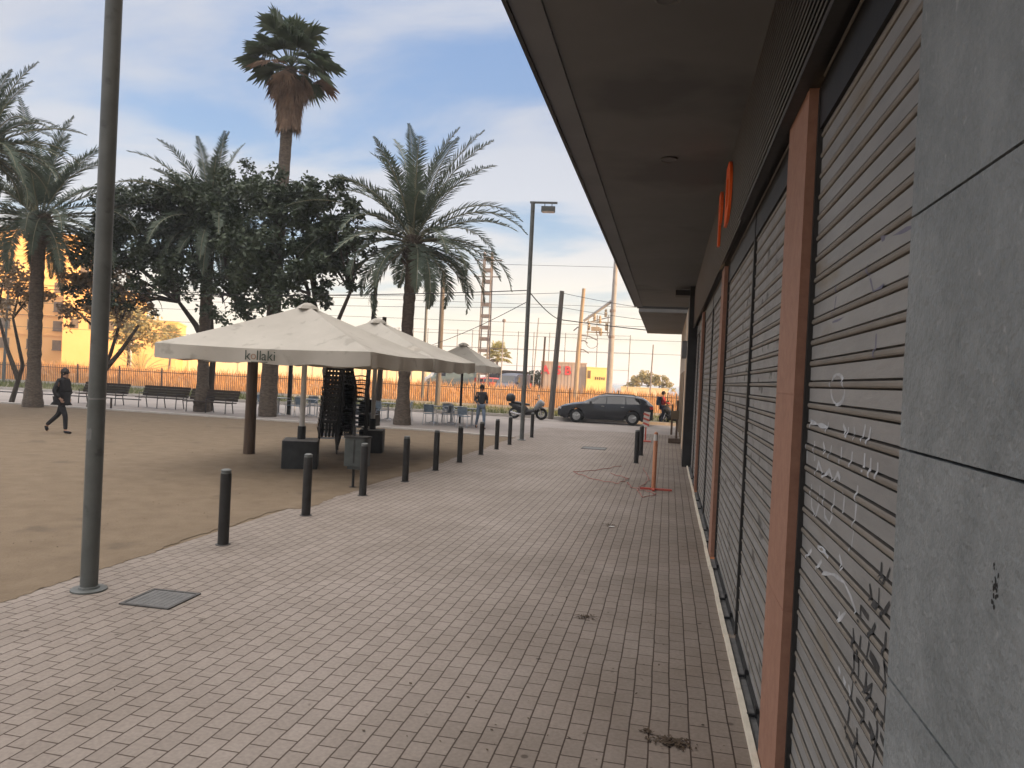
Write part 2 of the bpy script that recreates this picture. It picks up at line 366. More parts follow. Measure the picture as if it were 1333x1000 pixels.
l.new(nz.outputs['Fac'], cover.inputs['Fac'])
# colour of the clear air between clouds and of the clouds, both by height above the horizon
air = n.new('ShaderNodeValToRGB'); e = air.color_ramp.elements
e[0].position = 0.; e[0].color = (5.5, 5.0, 3.8, 1)
e[1].position = 1.; e[1].color = (1.5, 2.5, 5.2, 1)
for p, c in ((.07, (4.9, 4.7, 4.1)), (.13, (2.1, 3.1, 4.1)), (.3, (1.45, 2.35, 4.0)), (.48, (1.15, 2.0, 3.8))):
    q = e.new(p); q.color = (*c, 1)
l.new(zz, air.inputs['Fac'])
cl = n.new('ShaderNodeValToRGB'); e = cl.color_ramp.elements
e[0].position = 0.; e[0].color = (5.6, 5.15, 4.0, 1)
e[1].position = 1.; e[1].color = (16., 15.1, 14.5, 1)  # top stops far brighter: unseen overhead cloud added to light the shaded square
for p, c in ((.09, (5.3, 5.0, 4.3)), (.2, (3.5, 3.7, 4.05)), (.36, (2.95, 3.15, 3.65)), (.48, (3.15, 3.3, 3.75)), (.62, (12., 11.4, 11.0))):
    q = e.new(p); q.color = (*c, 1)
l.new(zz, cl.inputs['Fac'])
m0 = n.new('ShaderNodeMix'); m0.data_type = 'RGBA'; m0.inputs['Factor'].default_value = .72
l.new(sky.outputs[0], m0.inputs['A']); l.new(air.outputs['Color'], m0.inputs['B'])
m1 = n.new('ShaderNodeMix'); m1.data_type = 'RGBA'
fill_dome = n.new('ShaderNodeMapRange'); fill_dome.interpolation_type = 'SMOOTHSTEP'; fill_dome.inputs['From Min'].default_value = .5; fill_dome.inputs['From Max'].default_value = .68  # added full cloud cover overhead, out of view, as fill light
l.new(zz, fill_dome.inputs['Value'])
l.new(math_node('MAXIMUM', cover.outputs['Color'], fill_dome.outputs[0]), m1.inputs['Factor']); l.new(m0.outputs['Result'], m1.inputs['A']); l.new(cl.outputs['Color'], m1.inputs['B'])
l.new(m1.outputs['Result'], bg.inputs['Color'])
scene.view_settings.view_transform = 'Standard'; scene.view_settings.look = 'None'; scene.view_settings.gamma = 1; scene.view_settings.exposure = 1.05

# ------------------------------------------------------------------ setting: ground, paving, road
def sheet(name, poly, z, mat):
    mb = MB(); mb.add([(x, y, z) for x, y in poly], [tuple(range(len(poly)))]); return struct(mb, name, mat)
def kerb_y(x): return 39.0+.1*x
def fence_y(x): return 46.5+.1*x
sheet('ground', [(-1500, -600), (1500, -600), (1500, 150), (-1500, 150)], -.05, M['earth'])
sheet('sea', [(-4000, 150), (4000, 150), (4000, 5500), (-4000, 5500)], -.35, M['sea'])
mb = MB(); mb.quad((-1500, 150, -.05), (1500, 150, -.05), (1500, 150, -.4), (-1500, 150, -.4)); struct(mb, 'beach_edge', M['earth'])
sheet('pavement', [(-5.55, -30), (.56, -30), (.56, 31.5), (-5.2, 31.5), (-5.2, 14), (-5.4, 10)], 0, M['paving'])
sheet('sand_ground', [(-60, -30), (-5.55, -30), (-5.4, 10), (-5.2, 14), (-5.2, 25.2), (-9, 25.6), (-60, 25.6)], -.004, M['sand'])
sheet('concrete_path', [(-70, 25.85), (-9, 25.85), (-5.2, 25.45), (-5.2, 31.5), (30, 31.5), (30, kerb_y(30)), (-70, kerb_y(-70))], -.008, M['concrete'])
mb = MB()
mb.add([(-60, 25.6, .05), (-9, 25.6, .05), (-5.2, 25.2, .03), (-5.2, 25.45, .03), (-9, 25.85, .05), (-60, 25.85, .05),
        (-60, 25.6, -.05), (-9, 25.6, -.05), (-5.2, 25.2, -.05), (-5.2, 25.45, -.05), (-9, 25.85, -.05), (-60, 25.85, -.05)],
       [(0, 1, 4, 5), (1, 2, 3, 4), (0, 6, 7, 1), (1, 7, 8, 2), (2, 8, 9, 3), (3, 9, 10, 4), (4, 10, 11, 5)])
struct(mb, 'path_kerb', M['kerbstone'])
mb = MB(); g = random.Random(21); L, R_ = [], []
for i in range(620):
    y = -8+33.2*i/619; e_ = -5.55 if y < -30 else (-5.5 if y < 10 else -5.3 if y < 14 else -5.2)
    wv = .05+.045*math.sin(y*1.3)+.03*math.sin(y*3.7+1)+.02*math.sin(y*11)+g.uniform(-.015, .03)
    L.append((-5.75, y, -.001)); R_.append((e_-.0+max(.0, wv), y, .0035))
mb.grid([L, [((a[0]+b[0])/2, a[1], .006) for a, b in zip(L, R_)], R_]); struct(mb, 'sand_edge', M['sand'])
mb = MB()
k0, k1 = -70, 30
mb.add([(k0, kerb_y(k0), .14), (k1, kerb_y(k1), .14), (k1, kerb_y(k1)+.2, .14), (k0, kerb_y(k0)+.2, .14), (k0, kerb_y(k0), -.05), (k1, kerb_y(k1), -.05)],
       [(0, 1, 2, 3), (0, 4, 5, 1)])
struct(mb, 'road_kerb', M['kerbstone'])
mb = MB()                                          # weedy verge up to the fence, gently uneven
rows = []
for j in range(9):
    row = []
    for i in range(81):
        x = -70+100*i/80; t = j/8
        row.append((x, kerb_y(x)+.2+t*8.2, .13+.1*math.sin(x*.9+j)*t*(1-t)*2+rnd.uniform(0, .04)))
    rows.append(row)
mb.grid(rows); struct(mb, 'verge', M['verge'], smooth=True)
mb = MB(); rows = []                               # dry bank of the railway
for (dy, z) in ((1.8, .1), (4, .22), (6.5, .75), (8.5, 1.1), (14, 1.15), (17, .3), (19, -.1)):
    rows.append([(-110+140*i/70, fence_y(-110+140*i/70)+dy, z+rnd.uniform(-.09, .09)) for i in range(71)])
mb.grid(rows); struct(mb, 'railway_bank', M['dry_earth'], smooth=True)
def blades(name, mat, N, x0, x1, yf, h0, h1, wd, label, seed, lean=.25):
    g = random.Random(seed); mb = MB()
    for _ in range(N):
        x = g.uniform(x0, x1); y, z = yf(x, g); h = g.uniform(h0, h1); a = g.uniform(0, PI)
        dx, dy = math.cos(a)*wd, math.sin(a)*wd; lx, ly = g.gauss(0, lean)*h, g.gauss(0, lean)*h
        mb.add([(x-dx, y-dy, z), (x+dx, y+dy, z), (x+lx+dx*.2, y+ly, z+h)], [(0, 1, 2)])
    o = mb.build(name, mat, fix=False); return tag(o, label, 'grass', kind='stuff')
def bank(x, g):
    t = g.random(); dy = 1.9+t*7.5; z = .1+max(0, (dy-3)/5.5)*1.
    return fence_y(x)+dy, z-.05
blades('dry_grass', M['dry_grass'], 26000, -75, 12, bank, .2, .75, .035, 'sunlit dry orange grass growing on the railway bank behind the fence', 3)
def verge_spot(x, g):
    return kerb_y(x)+.3+(g.random()**1.3)*7.3, .12
blades('weeds', M['weeds'], 12000, -60, 10, verge_spot, .06, .32, .03, 'low green weeds growing on the verge in front of the fence', 4)

# ------------------------------------------------------------------ shop building on the right
SH_X = .668                                       # plane of the roller shutters
PIT = .1
def prof_x(z):
    t = (z % PIT)/PIT
    if t < .70: return SH_X
    u = (t-.70)/.30
    return SH_X-.0085*math.sin(PI*u)**.4 if 0 < u < 1 else SH_X
root = empty('shop_building', (0, 0, 0), 'long shop building with grey roller shutters, brown pilasters and a deep overhanging canopy', 'building')
def shutter(y0, y1, ztop, mats, label=None):
    mb = MB(); ys = [y0+(y1-y0)*i/6 for i in range(7)]
    pr = [(0, .014), (.004, .0), (.65*PIT, -.001), (.68*PIT, .014), (.70*PIT, .012), (.73*PIT, -.004), (.79*PIT, -.0075), (.88*PIT, -.0075), (.95*PIT, -.004), (.98*PIT, .012)]
    z = .05; zs = []
    while z < ztop:
        for k, (dz, dx) in enumerate(pr):
            zs.append((z+dz, SH_X+dx, 2 if k in (2, 3, 8) else 1 if k >= 4 and k < 8 else 2 if k == 9 else 0))
        z += PIT
    for i in range(len(zs)-1):
        mb.m = zs[i][2]
        a, b = zs[i], zs[i+1]
        mb.add([(a[1], y0, a[0]), (a[1], y1, a[0]), (b[1], y1, b[0]), (b[1], y0, b[0])], [(0, 1, 2, 3)])
    o = mb.build('roller_shutter', mats, root, fix=False)
    if label: o['label'] = label
    for y in (y0+.014, y1-.014):
        gm = MB(); gm.box((SH_X-.006, y, ztop/2+.02), (.036, .026, ztop-.04)); gm.build('guide_rail', M['charcoal'], o)
    bb = MB(); bb.box((SH_X-.006, (y0+y1)/2, .028), (.03, y1-y0-.08, .045)); bb.build('bottom_bar', M['charcoal'], o)
    return o
ZT = 3.56
good, old = [M['slat'], M['slat_bead'], M['slat_groove']], [M['slat_old'], M['slat_bead'], M['slat_groove']]
sh0 = shutter(1.9, 3.8, ZT, good, 'grey roller shutter with white and black spray graffiti')
shutter(4.4, 6.45, ZT, old); shutter(6.45, 9.28, ZT, old)
shutter(9.74, 12.35, ZT, old); shutter(12.35, 15.0, ZT, old)
shutter(15.35, 17.9, ZT, old); shutter(17.9, 20.5, ZT, old)
for (a, b) in ((3.8, 4.4), (9.28, 9.74), (15.0, 15.35)):
    p = MB()
    for z0, z1 in ((.0, 1.02), (1.024, 2.08), (2.084, 3.57)):
        p.box(((.60+SH_X+.04)/2, (a+b)/2, (z0+z1)/2), (SH_X+.04-.60, b-a, z1-z0))
    p.box(((.603+SH_X+.04)/2, (a+b)/2, 1.8), (SH_X+.034-.60, b-a-.006, 3.5))
    p.build('pilaster', M['pilaster'], root)
# slate cladding nearest the camera: slabs .59 high with open joints
p = MB(); p.box((.66, -.1, 2.3), (.1, 4.3, 4.7)); p.build('joint_backing', M['stone_gap'], root)
p = MB()
zc = [0, .19, .784, 1.378, 1.966, 2.556, 3.15, 3.74, 4.33, 4.64]
for z0, z1 in zip(zc[:-1], zc[1:]):
    for y0, y1 in ((-1.6, -.13), (-.124, 1.04), (1.046, 2.06)) if z0 < -1 else ((-1.6, .0), (.005, 2.06)):
        p.box((.603, (y0+y1)/2, (z0+z1)/2), (.03, y1-y0, z1-z0-.007))
p.box((.66, 2.063, 2.3), (.1, .012, 4.6))
p.build('stone_cladding', M['stone'], root)
g = random.Random(31); p = MB()                     # a ragged chip knocked out of the slab
for _ in range(26):
    y, z, q = 1.47+g.gauss(0, .008), 1.76+g.gauss(0, .022), g.uniform(.002, .007)
    an = [g.uniform(.5, 1.2)*q for _ in range(6)]; p.add([(.5876-g.random()*.0004, y+an[k]*math.cos(k*1.047)*.7, z+an[k]*math.sin(k*1.047)) for k in range(6)], [(0, 1, 2, 3, 4, 5)])
p.build('stone_chip', M['stone_gap'], root, fix=False)
# louvred band over the shutters
p = MB(); p.box((.66, 9.2, 4.15), (.1, 23.0, 1.0)); p.build('fascia_backing', M['black_metal'], root)
p = MB()
z = 3.60
while z < 4.62:
    rt = Matrix.Rotation(R(-28), 3, 'Y'); p.box((.575, 9.2, z), (.05, 22.8, .009), rt); z += .05
for y in (-1.2, 2.4, 6.0, 9.6, 13.2, 16.8): p.box((.606, y, 4.12), (.02, .03, 1.0))
p.build('louvre', M['louvre'], root)
p = MB(); p.box((.565, 2.3, 3.575), (.06, 8.82, .022)); p.build('louvre_frame', M['charcoal'], root)
p = MB(); p.box((.7, 11.3, 3.47), (.1, 18.6, .22)); p.build('shutter_housing', M['black_metal'], root)
# orange sign letters seen edge-on
for (y, b) in ((9.6, 'P'), (8.3, 'D')):
    text_mesh(b, .82, .014, M['orange'], root, frame4((.536, y, 4.18), (0, -1, 0), (0, 0, 1)), 'sign_letter', .045)
# canopy of this building
p = MB()
p.box((-.18, 6.5, 4.83), (1.58, 37, .3)); p.build('canopy_soffit', M['soffit'], root)
p = MB(); p.box((-1.085, 6.5, 4.815), (.226, 37, .31)); p.build('canopy_edge', M['soffit_edge'], root)
p = MB(); p.box((-1.215, 6.5, 4.82), (.032, 37, .36)); p.build('canopy_fascia', M['charcoal'], root)
for y in (5.0, 8.6): 
    p = MB(); p.lathe([(.03, 4.676), (.09, 4.676), (.1, 4.66), (.085, 4.655), (.08, 4.664), (0.0, 4.664)], 18, (-.12, y, 0)); o = p.build('ceiling_light', M['soffit'], root, smooth=False)
# ground strip, threshold and shutter locks
p = MB()
for i in range(22):
    y0 = -4+i*1.16; j = rnd.uniform(-.004, .004)
    p.box((.575+j, y0+.58, .012), (.034, 1.15, .05))
p.build('cream_strip', M['strip'], root)
p = MB(); p.box((.64, 8.2, -.004), (.09, 25, .03)); p.build('threshold', M['threshold'], root)
for y in (2.6, 3.4, 4.9, 5.55, 6.9, 7.5, 8.7, 10.2, 11., 12.9, 13.8, 15.9, 17.):
    p = MB(); p.box((.625, y, .03), (.07, .022, .018)); p.box((.648, y, .055), (.02, .05, .06)); p.build('shutter_lock', M['black_metal'], root)
# pier at the far end, and the mass above
p = MB(); p.box((.57, 20.0, 2.33), (.26, .9, 4.66)); p.box((.32, 20.0, 4.52), (.5, .5, .14)); p.build('end_pier', M['charcoal'], root)
p = MB(); p.box((.7, 22.7, 2.33), (.2, 4.5, 4.66)); p.build('end_wall', M['facade'], root)
p = MB()
p.box((4.0, 6.5, 13.8), (6.3, 37, 17.6))
for fl in range(5):
    for i in range(11):
        y = -10+i*3.3; z = 7.2+fl*3.1
        p.box((.835, y, z), (.04, 1.5, 1.6)); p.box((.8, y, z-.86), (.16, 1.7, .08))
p.build('upper_wall', M['facade'], root)
# graffiti on the first shutter: strokes that follow its ribs
def stroke_mesh(strokes, wd, off):
    mb = MB()
    for st in strokes:
        wdt = wd
        if isinstance(st, tuple): st, wdt = st
        pts = [on_x(px, py, SH_X-.003) for px, py in st]
        sm = []
        for (a, b) in zip(pts[:-1], pts[1:]):
            L = math.hypot(b[0]-a[0], b[1]-a[1]); k = max(1, int(L/.008))
            sm += [(a[0]+(b[0]-a[0])*i/k, a[1]+(b[1]-a[1])*i/k) for i in range(k)]
        sm.append(pts[-1])
        L = []; Rr = []
        for i, (y, z) in enumerate(sm):
            a = sm[max(0, i-1)]; b = sm[min(len(sm)-1, i+1)]; d = math.hypot(b[0]-a[0], b[1]-a[1]) or 1
            nx, nz_ = -(b[1]-a[1])/d, (b[0]-a[0])/d; ww = wdt*(.8+.3*math.sin(i*.23))*.5
            for sgn, lst in ((1, L), (-1, Rr)):
                yy, z2 = y+sgn*nx*ww, z+sgn*nz_*ww
                lst.append((prof_x(z2-.05)-off, yy, z2))
        for i in range(len(L)-1):
            zm = ((L[i][2]+Rr[i+1][2])/2-.05) % PIT/PIT
            if .64 < zm < .71 or zm > .955: continue                     # the dusty ribs have lost their paint
            mb.quad(L[i], L[i+1], Rr[i+1], Rr[i])
    return mb
circ = [(1090+9*math.cos(a*.45), 507+20*math.sin(a*.45)) for a in range(15)]
white = [circ, [(1055, 549), (1078, 557)], [(1055, 545), (1056, 556)], [(1078, 550), (1076, 563)], [(1050, 572), (1050, 602)], [(1060, 574), (1060, 600)],
         [(1062, 618), (1065, 602), (1072, 621), (1079, 612), (1084, 627), (1090, 616), (1093, 624)], [(1056, 630), (1056, 660), (1061, 673), (1066, 655), (1067, 632)],
         [(1072, 638), (1073, 672), (1079, 682), (1084, 668), (1086, 640)], [(1099, 640), (1097, 668)], [(1116, 632), (1112, 680), (1107, 717)], [(1125, 590), (1124, 615)],
         [(1133, 596), (1132, 622)], [(1142, 602), (1141, 624)], [(1097, 553), (1103, 568), (1104, 556)], [(1111, 556), (1113, 572)], [(1126, 553), (1122, 574)], [(1133, 556), (1129, 578)],
         [(1071, 576), (1074, 590)], [(1082, 580), (1079, 598)], [(1095, 582), (1094, 604)], [(1109, 588), (1107, 608)], [(1050, 725), (1056, 716)], [(1066, 712), (1074, 718), (1080, 726)],
         [(1069, 730), (1063, 740)], ([(1070, 746), (1085, 748), (1098, 758), (1106, 775), (1114, 798)], .016), [(1092, 796), (1091, 808), (1100, 797)], ([(1091, 868), (1093, 878)], .022), ([(1097, 882), (1100, 892)], .022), ([(1104, 892), (1106, 905)], .02),
         [(1092, 722), (1096, 742)]]
def zq(*p): return [(1000+x/4, 750+y/4) for x, y in p]
black = [[(1147, 732), (1146, 750), (1152, 758), (1158, 740)], zq((525, 40), (535, 120), (570, 170), (575, 60)), zq((630, 140), (590, 210), (640, 280)), zq((480, 150), (475, 240)), zq((480, 160), (520, 220)), zq((555, 250), (530, 310), (500, 470)),
         zq((440, 270), (445, 420), (440, 540), (410, 780), (402, 850)), zq((480, 310), (470, 400), (465, 560)), zq((610, 290), (600, 450), (610, 600), (600, 800)), (zq((525, 400), (575, 490)), .03), zq((510, 500), (500, 600), (540, 560), (520, 650)),
         (zq((455, 640), (495, 700), (490, 770)), .022), zq((460, 790), (455, 1000)), zq((560, 660), (565, 800), (540, 1000)), zq((400, 810), (440, 900), (470, 1100)), (zq((580, 820), (610, 900)), .022), zq((440, 420), (470, 440)), zq((600, 460), (630, 520)), zq((520, 760), (560, 880), (600, 1000))]
violet = [[(1120, 330), (1150, 310), (1185, 296)], [(1128, 345), (1136, 380), (1150, 372)], [(1090, 370), (1083, 420), (1100, 410)], [(1140, 430), (1138, 470)]]
stroke_mesh(white, .019, .0012).build('graffiti', M['graffiti_white'], sh0, fix=False)
stroke_mesh(black, .02, .0016).build('graffiti', M['graffiti_black'], sh0, fix=False)
stroke_mesh(violet, .016, .0008).build('graffiti', M['graffiti_violet'], sh0, fix=False)

# neighbouring corner building
root = empty('corner_building', (0, 0, 0), 'pale corner building past the dark pier, with its own canopy and a hanging sign box', 'building')
p = MB(); p.box((2.5, 31.1, 2.3), (3.95, 12.1, 4.7)); p.build('wall', M['facade'], root)
p = MB(); p.box((-.3, 32.6, 4.8), (1.75, 11.4, .26)); p.build('canopy', M['soffit'], root)
p = MB(); p.box((-.3, 25.95, 4.78), (1.78, .09, .16)); p.box((-.3, 25.15, 4.8), (1.7, .1, .2)); p.build('canopy_beam', M['charcoal'], root)
p = MB(); p.box((.43, 23.5, 3.2), (.14, 1.2, .5)); p.box((.55, 23.5, 3.3), (.2, .08, .08)); p.build('sign_box', M['soffit_edge'], root)
for y in (27.2, 30., 33.):
    p = MB(); p.box((.515, y, 1.35), (.03, 1.7, 2.5)); p.build('shop_window', M['window_dark'], root)
p = MB(); p.box((4.6, 31.1, 13.7), (7.4, 12.0, 17.9)); p.build('upper_wall', M['facade'], root)

# ------------------------------------------------------------------ street furniture
def lamp_post():
    t = empty('street_lamp', (-5.02, 5.72, 0), 'tall grey lamp post close by beside the square manhole cover', 'street lamp', 'grey street lamps along the sand edge')
    p = MB(); p.lathe([(.073, .02), (.073, 1.5), (.071, 4.), (.069, 8.02), (0.001, 8.02)], 24); p.build('pole', M['pole_grey'], t, auto=40)
    p = MB(); p.lathe([(.001, .0), (.15, 0), (.15, .014), (.14, .02), (.09, .022), (.085, .035), (.073, .04)], 28); p.build('base_plate', M['pole_grey'], t, auto=30)
    p = MB(); p.box((.36, 0, 8.0), (.92, .07, .06)); p.build('arm', M['pole_grey'], t)
    p = MB(); p.rbox((.52, 0, 7.78), (.46, .26, .16), .03)
    for x in (.4, .64): p.tube([(x, 0, 7.85), (x, 0, 7.98)], .014, 8)
    hd = p.build('lamp_head', M['pole_grey'], t)
    p = MB(); p.rbox((.52, 0, 7.69), (.4, .22, .02), .02); p.build('diffuser', M['lamp_glass'], hd)
    return t
L1 = lamp_post()
L2 = repeat(L1, (-4.74, 24.38, 0), R(6), 'grey lamp post with square flood head farther along the bollard row')
p = MB(); p.lathe([(.0725, 1.72), (.0745, 1.722), (.0745, 1.735), (.0725, 1.737)], 24); p.build('tape_band', M['tape'], L1)
p = MB()
p.grid([[(.0742*math.cos(R(-130+7*i)), .0742*math.sin(R(-130+7*i)), 1.36+.1*j+.01*math.sin(i*2.+j)) for i in range(9)] for j in range(2)]); p.build('torn_sticker', M['tape'], L1)
def bollard():
    t = empty('bollard', (-4.96, 7.68, 0), '', 'bollard', 'dark bollards along the sand edge')
    p = MB(); p.lathe([(.062, 0), (.062, .8), (.06, .83)], 20); p.build('post', M['charcoal'], t, auto=40)
    p = MB(); p.lathe([(.06, .83), (.054, .842), (.054, .85), (.06, .856), (.056, .868), (.035, .88), (.001, .884)], 20); p.build('cap', M['pole_grey'], t, auto=40)
    p = MB(); p.lathe([(.001, 0), (.085, 0), (.085, .006), (.063, .008)], 20); p.build('foot', M['cast_iron'], t)
    return t
B = bollard()
bl = [(-4.96, 7.68, 'dark bollard nearest the camera on the sand edge'), (-4.94, 9.64, 'second bollard of the row, in front of the black parasol base'), (-4.92, 11.58, 'third bollard of the row, right beside the grey litter bin'),
      (-4.85, 13.43, 'fourth bollard of the row, just past the litter bin'), (-4.85, 15.32, 'fifth bollard of the row, with worn paving round its foot'), (-4.81, 17.05, 'sixth bollard of the row, level with the second parasol base'),
      (-4.79, 19.05, 'seventh bollard of the row, in front of the woman in jeans'), (-4.76, 20.74, 'eighth bollard of the row, two before the far lamp post'), (-4.74, 22.43, 'ninth bollard of the row, last before the far lamp post'),
      (-4.65, 25.76, 'farthest bollard of the row, just past the far lamp post'), (-.73, 19.66, 'nearer of the two bollards by the orange barrier post'), (-.69, 21.84, 'farther of the two bollards, under the striped barrier post')]
for i, (x, y, lb) in enumerate(bl):
    if i == 0: B['label'] = lb
    else: repeat(B, (x, y, 0), rnd.uniform(0, 6), lb, 'dark bollards along the sand edge' if i < 10 else 'two dark bollards on the shop side')
# manholes
def manhole(x, y, s, rz, lb):
    t = empty('manhole_cover', (x, y, .002), lb, 'manhole cover', 'manhole covers in the paving', rz)
    p = MB()
    for a in range(4): p.box((math.cos(a*PI/2)*(s/2-.015), math.sin(a*PI/2)*(s/2-.015), .004), (.03, s-.0 if a % 2 == 0 else s-.06, .012) if a % 2 == 0 else (s-.06, .03, .012))
    p.build('frame', M['cast_iron'], t)
    p = MB(); p.box((0, 0, .001), (s-.07, s-.07, .012))
    for i in range(7):
        p.box(((i-3)*(s-.12)/7, 0, .0072), (.006, s-.14, .003))
    p.build('lid', M['lid'], t)
manhole(-4.27, 5.71, .47, R(2), 'square iron manhole cover beside the foot of the near lamp post')
manhole(-2.17, 23.1, .75, 0, 'dark manhole cover out in the paving near the parked car')
# litter bin
t = empty('litter_bin', (-5.42, 12.3, 0), 'grey metal litter bin hung on a post among the bollards', 'litter bin')
p = MB(); p.tube([(0, .0, 0), (0, 0, .42)], .025, 10); p.tube([(-.02, .02, .4), (-.02, .02, 1.08)], .02, 10); p.lathe([(.001, 0), (.07, 0), (.07, .01), (.03, .012)], 14); p.build('post', M['charcoal'], t)
p = MB(); p.rbox((.06, 0, .64), (.4, .3, .5), .05); p.rbox((.06, 0, .36), (.3, .22, .05), .03); bd = p.build('body', M['bin'], t, auto=40)
p = MB(); p.rbox((.06, 0, .905), (.43, .33, .03), .05); p.build('rim', M['charcoal'], t)
p = MB(); p.box((.06, -.152, .66), (.03, .006, .42)); p.build('hinge', M['charcoal'], bd)

# parasols
def parasol(cx, cy, hx, hy, ze, zp, pole_mat, collar, lb, letters=False, base=None):
    t = empty('parasol', (cx, cy, 0), lb, 'parasol', 'cream square parasols over the terrace')
    p = MB(); ht = .02
    # four sagging cloth panels from the ridge lines to the edge
    cr4 = [(-hx, -hy), (hx, -hy), (hx, hy), (-hx, hy)]; N = 10
    for k in range(4):
        a, b = cr4[k], cr4[(k+1) % 4]; rows = []
        for i in range(N+1):
            s_ = .045+(1-.045)*i/N; row = []
            for j in range(N+1):
                q = j/N; x = a[0]+(b[0]-a[0])*q; y = a[1]+(b[1]-a[1])*q
                zr = zp-(zp-ze)*(s_**.92); sag = .07*math.sin(PI*q)*math.sin(PI*min(1, s_*.95))+.035*math.sin(PI*q)*s_
                row.append((x*s_, y*s_, zr-sag))
            rows.append(row)
        p.grid(rows)
    can = p.build('canopy', M['canvas'], t, smooth=True, fix=False)
    p = MB(); p.lathe([(.28, zp-.1), (.2, zp-.03), (.08, zp+.03), (.001, zp+.04)], 4); p.build('vent_cap', M['canvas'], can)
    g = random.Random(int(cx*100)); p = MB(); N = 24
    for k in range(4):
        a, b = cr4[k], cr4[(k+1) % 4]; nx, ny = (b[1]-a[1]), -(b[0]-a[0]); L = math.hypot(nx, ny); nx /= L; ny /= L
        rows = []
        for i in range(4):
            row = []
            for j in range(N+1):
                q = j/N; x = a[0]+(b[0]-a[0])*q; y = a[1]+(b[1]-a[1])*q; wv = .03*math.sin(q*17+k*2)*i/3+.01*math.sin(q*41)
                row.append((x+nx*(wv+.005), y+ny*(wv+.005), ze-.035*math.sin(PI*q)-.275*i/3-(.02*math.sin(q*23+k) if i == 3 else 0)))
            rows.append(row)
        p.grid(rows)
    va = p.build('valance', M['canvas'], t, smooth=True, fix=False)
    if letters:
        z = ze-.17; x0 = .12
        def put(s, x, m, sz=.2): text_mesh(s, sz, .002, m, va, frame4((x, -hy-.04, z), (1, 0, 0), (0, 0, 1)), 'lettering')
        put('k', x0-.33, M['print_dark'], .26); put('o', x0-.205, M['print_rust'], .22); put('ll', x0-.095, M['print_dark'], .26); put('a', x0+.01, M['print_dark'], .26); put('ki', x0+.16, M['print_dark'], .26)
        p = MB(); p.box((x0-.08, -hy-.04, z-.115), (.34, .004, .012)); p.build('lettering', M['print_dark'], va)
    for (x, y) in cr4+[(0, -hy), (hx, 0), (0, hy), (-hx, 0)]:
        p = MB(); p.tube([(0, 0, zp-.16), (x*.985, y*.985, ze-.1)], .018, 6); p.build('rib', M['white_pole'], t)
    p = MB(); p.tube([(0, 0, .6 if base else 0), (0, 0, zp-.06)], .055, 14)
    p.build('pole', pole_mat, t, auto=40)
    if collar:
        p = MB(); p.tube([(0, 0, .4), (0, 0, .86)], .085, 14); p.build('collar', M['base_black'], t, auto=40)
    if base:
        s_, rz_ = base; p = MB(); p.rbox((0, 0, .285), (s_, s_, .57), .04, rz_); bo = p.build('base_box', M['base_black'], t, auto=40)
        p = MB(); p.rbox((0, 0, .578), (s_-.03, s_-.03, .02), .04, rz_); p.build('base_lid', M['base_top'], bo)
    return t
parasol(-7.5, 14.28, 2.22, 1.79, 2.44, 3.42, M['white_pole'], True, 'nearest cream parasol with printed lettering and a black ballast box', True, (.72, R(24)))
parasol(-7.42, 17.9, 2.18, 1.79, 2.44, 3.42, M['white_pole'], True, 'middle cream parasol of the row, partly hidden by the nearest one', False, (.6, R(15)))
parasol(-8.75, 30.8, 1.4, 1.4, 2.53, 3.46, M['black_metal'], False, 'small farthest cream parasol on a dark pole by the woman in jeans', False, None)
# posts about the terrace
p = MB(); p.lathe([(.135, 0), (.125, 1.2), (.12, 2.34), (.001, 2.34)], 14)
tag(p.build('timber_post', M['wood_post'], smooth=False, loc=(-9.6, 15.75, 0)), 'brown timber post standing under the corner of the nearest parasol', 'post')
def thin_post(name, x, y, h, r0_, r1_, mat, lb, cat, tilt=(0, 0), group=None, rings=0):
    p = MB(); N = 5
    p.tube([(tilt[0]*k/N, tilt[1]*k/N, h*k/N) for k in range(N+1)], [r0_+(r1_-r0_)*k/N for k in range(N+1)], 12)
    o = p.build(name, mat, auto=40, loc=(x, y, 0)); return tag(o, lb, cat, group)
thin_post('dark_post', -12.43, 29.1, 6.1, .1, .08, M['charcoal'], 'slim dark post rising behind the peak of the middle parasol', 'post', (.25, 0))
thin_post('dark_post', -12.1, 29.6, 4.4, .13, .09, M['bark2'], 'short dark post close beside the slim one behind the middle parasol', 'post', (.15, 0))
thin_post('dark_post', -16.2, 29.6, 3.2, .1, .09, M['charcoal'], 'dark post among the left tables behind the nearest parasol', 'post')
thin_post('grey_post', -16.28, 47.7, 9.4, .11, .08, M['pole_grey'], 'tall grey pole behind the big palm, beside its trunk', 'pole')
thin_post('timber_pole', -13.75, 43.2, 8.4, .17, .13, M['wood_pole'], 'weathered timber pole under the right fronds of the big palm', 'pole')

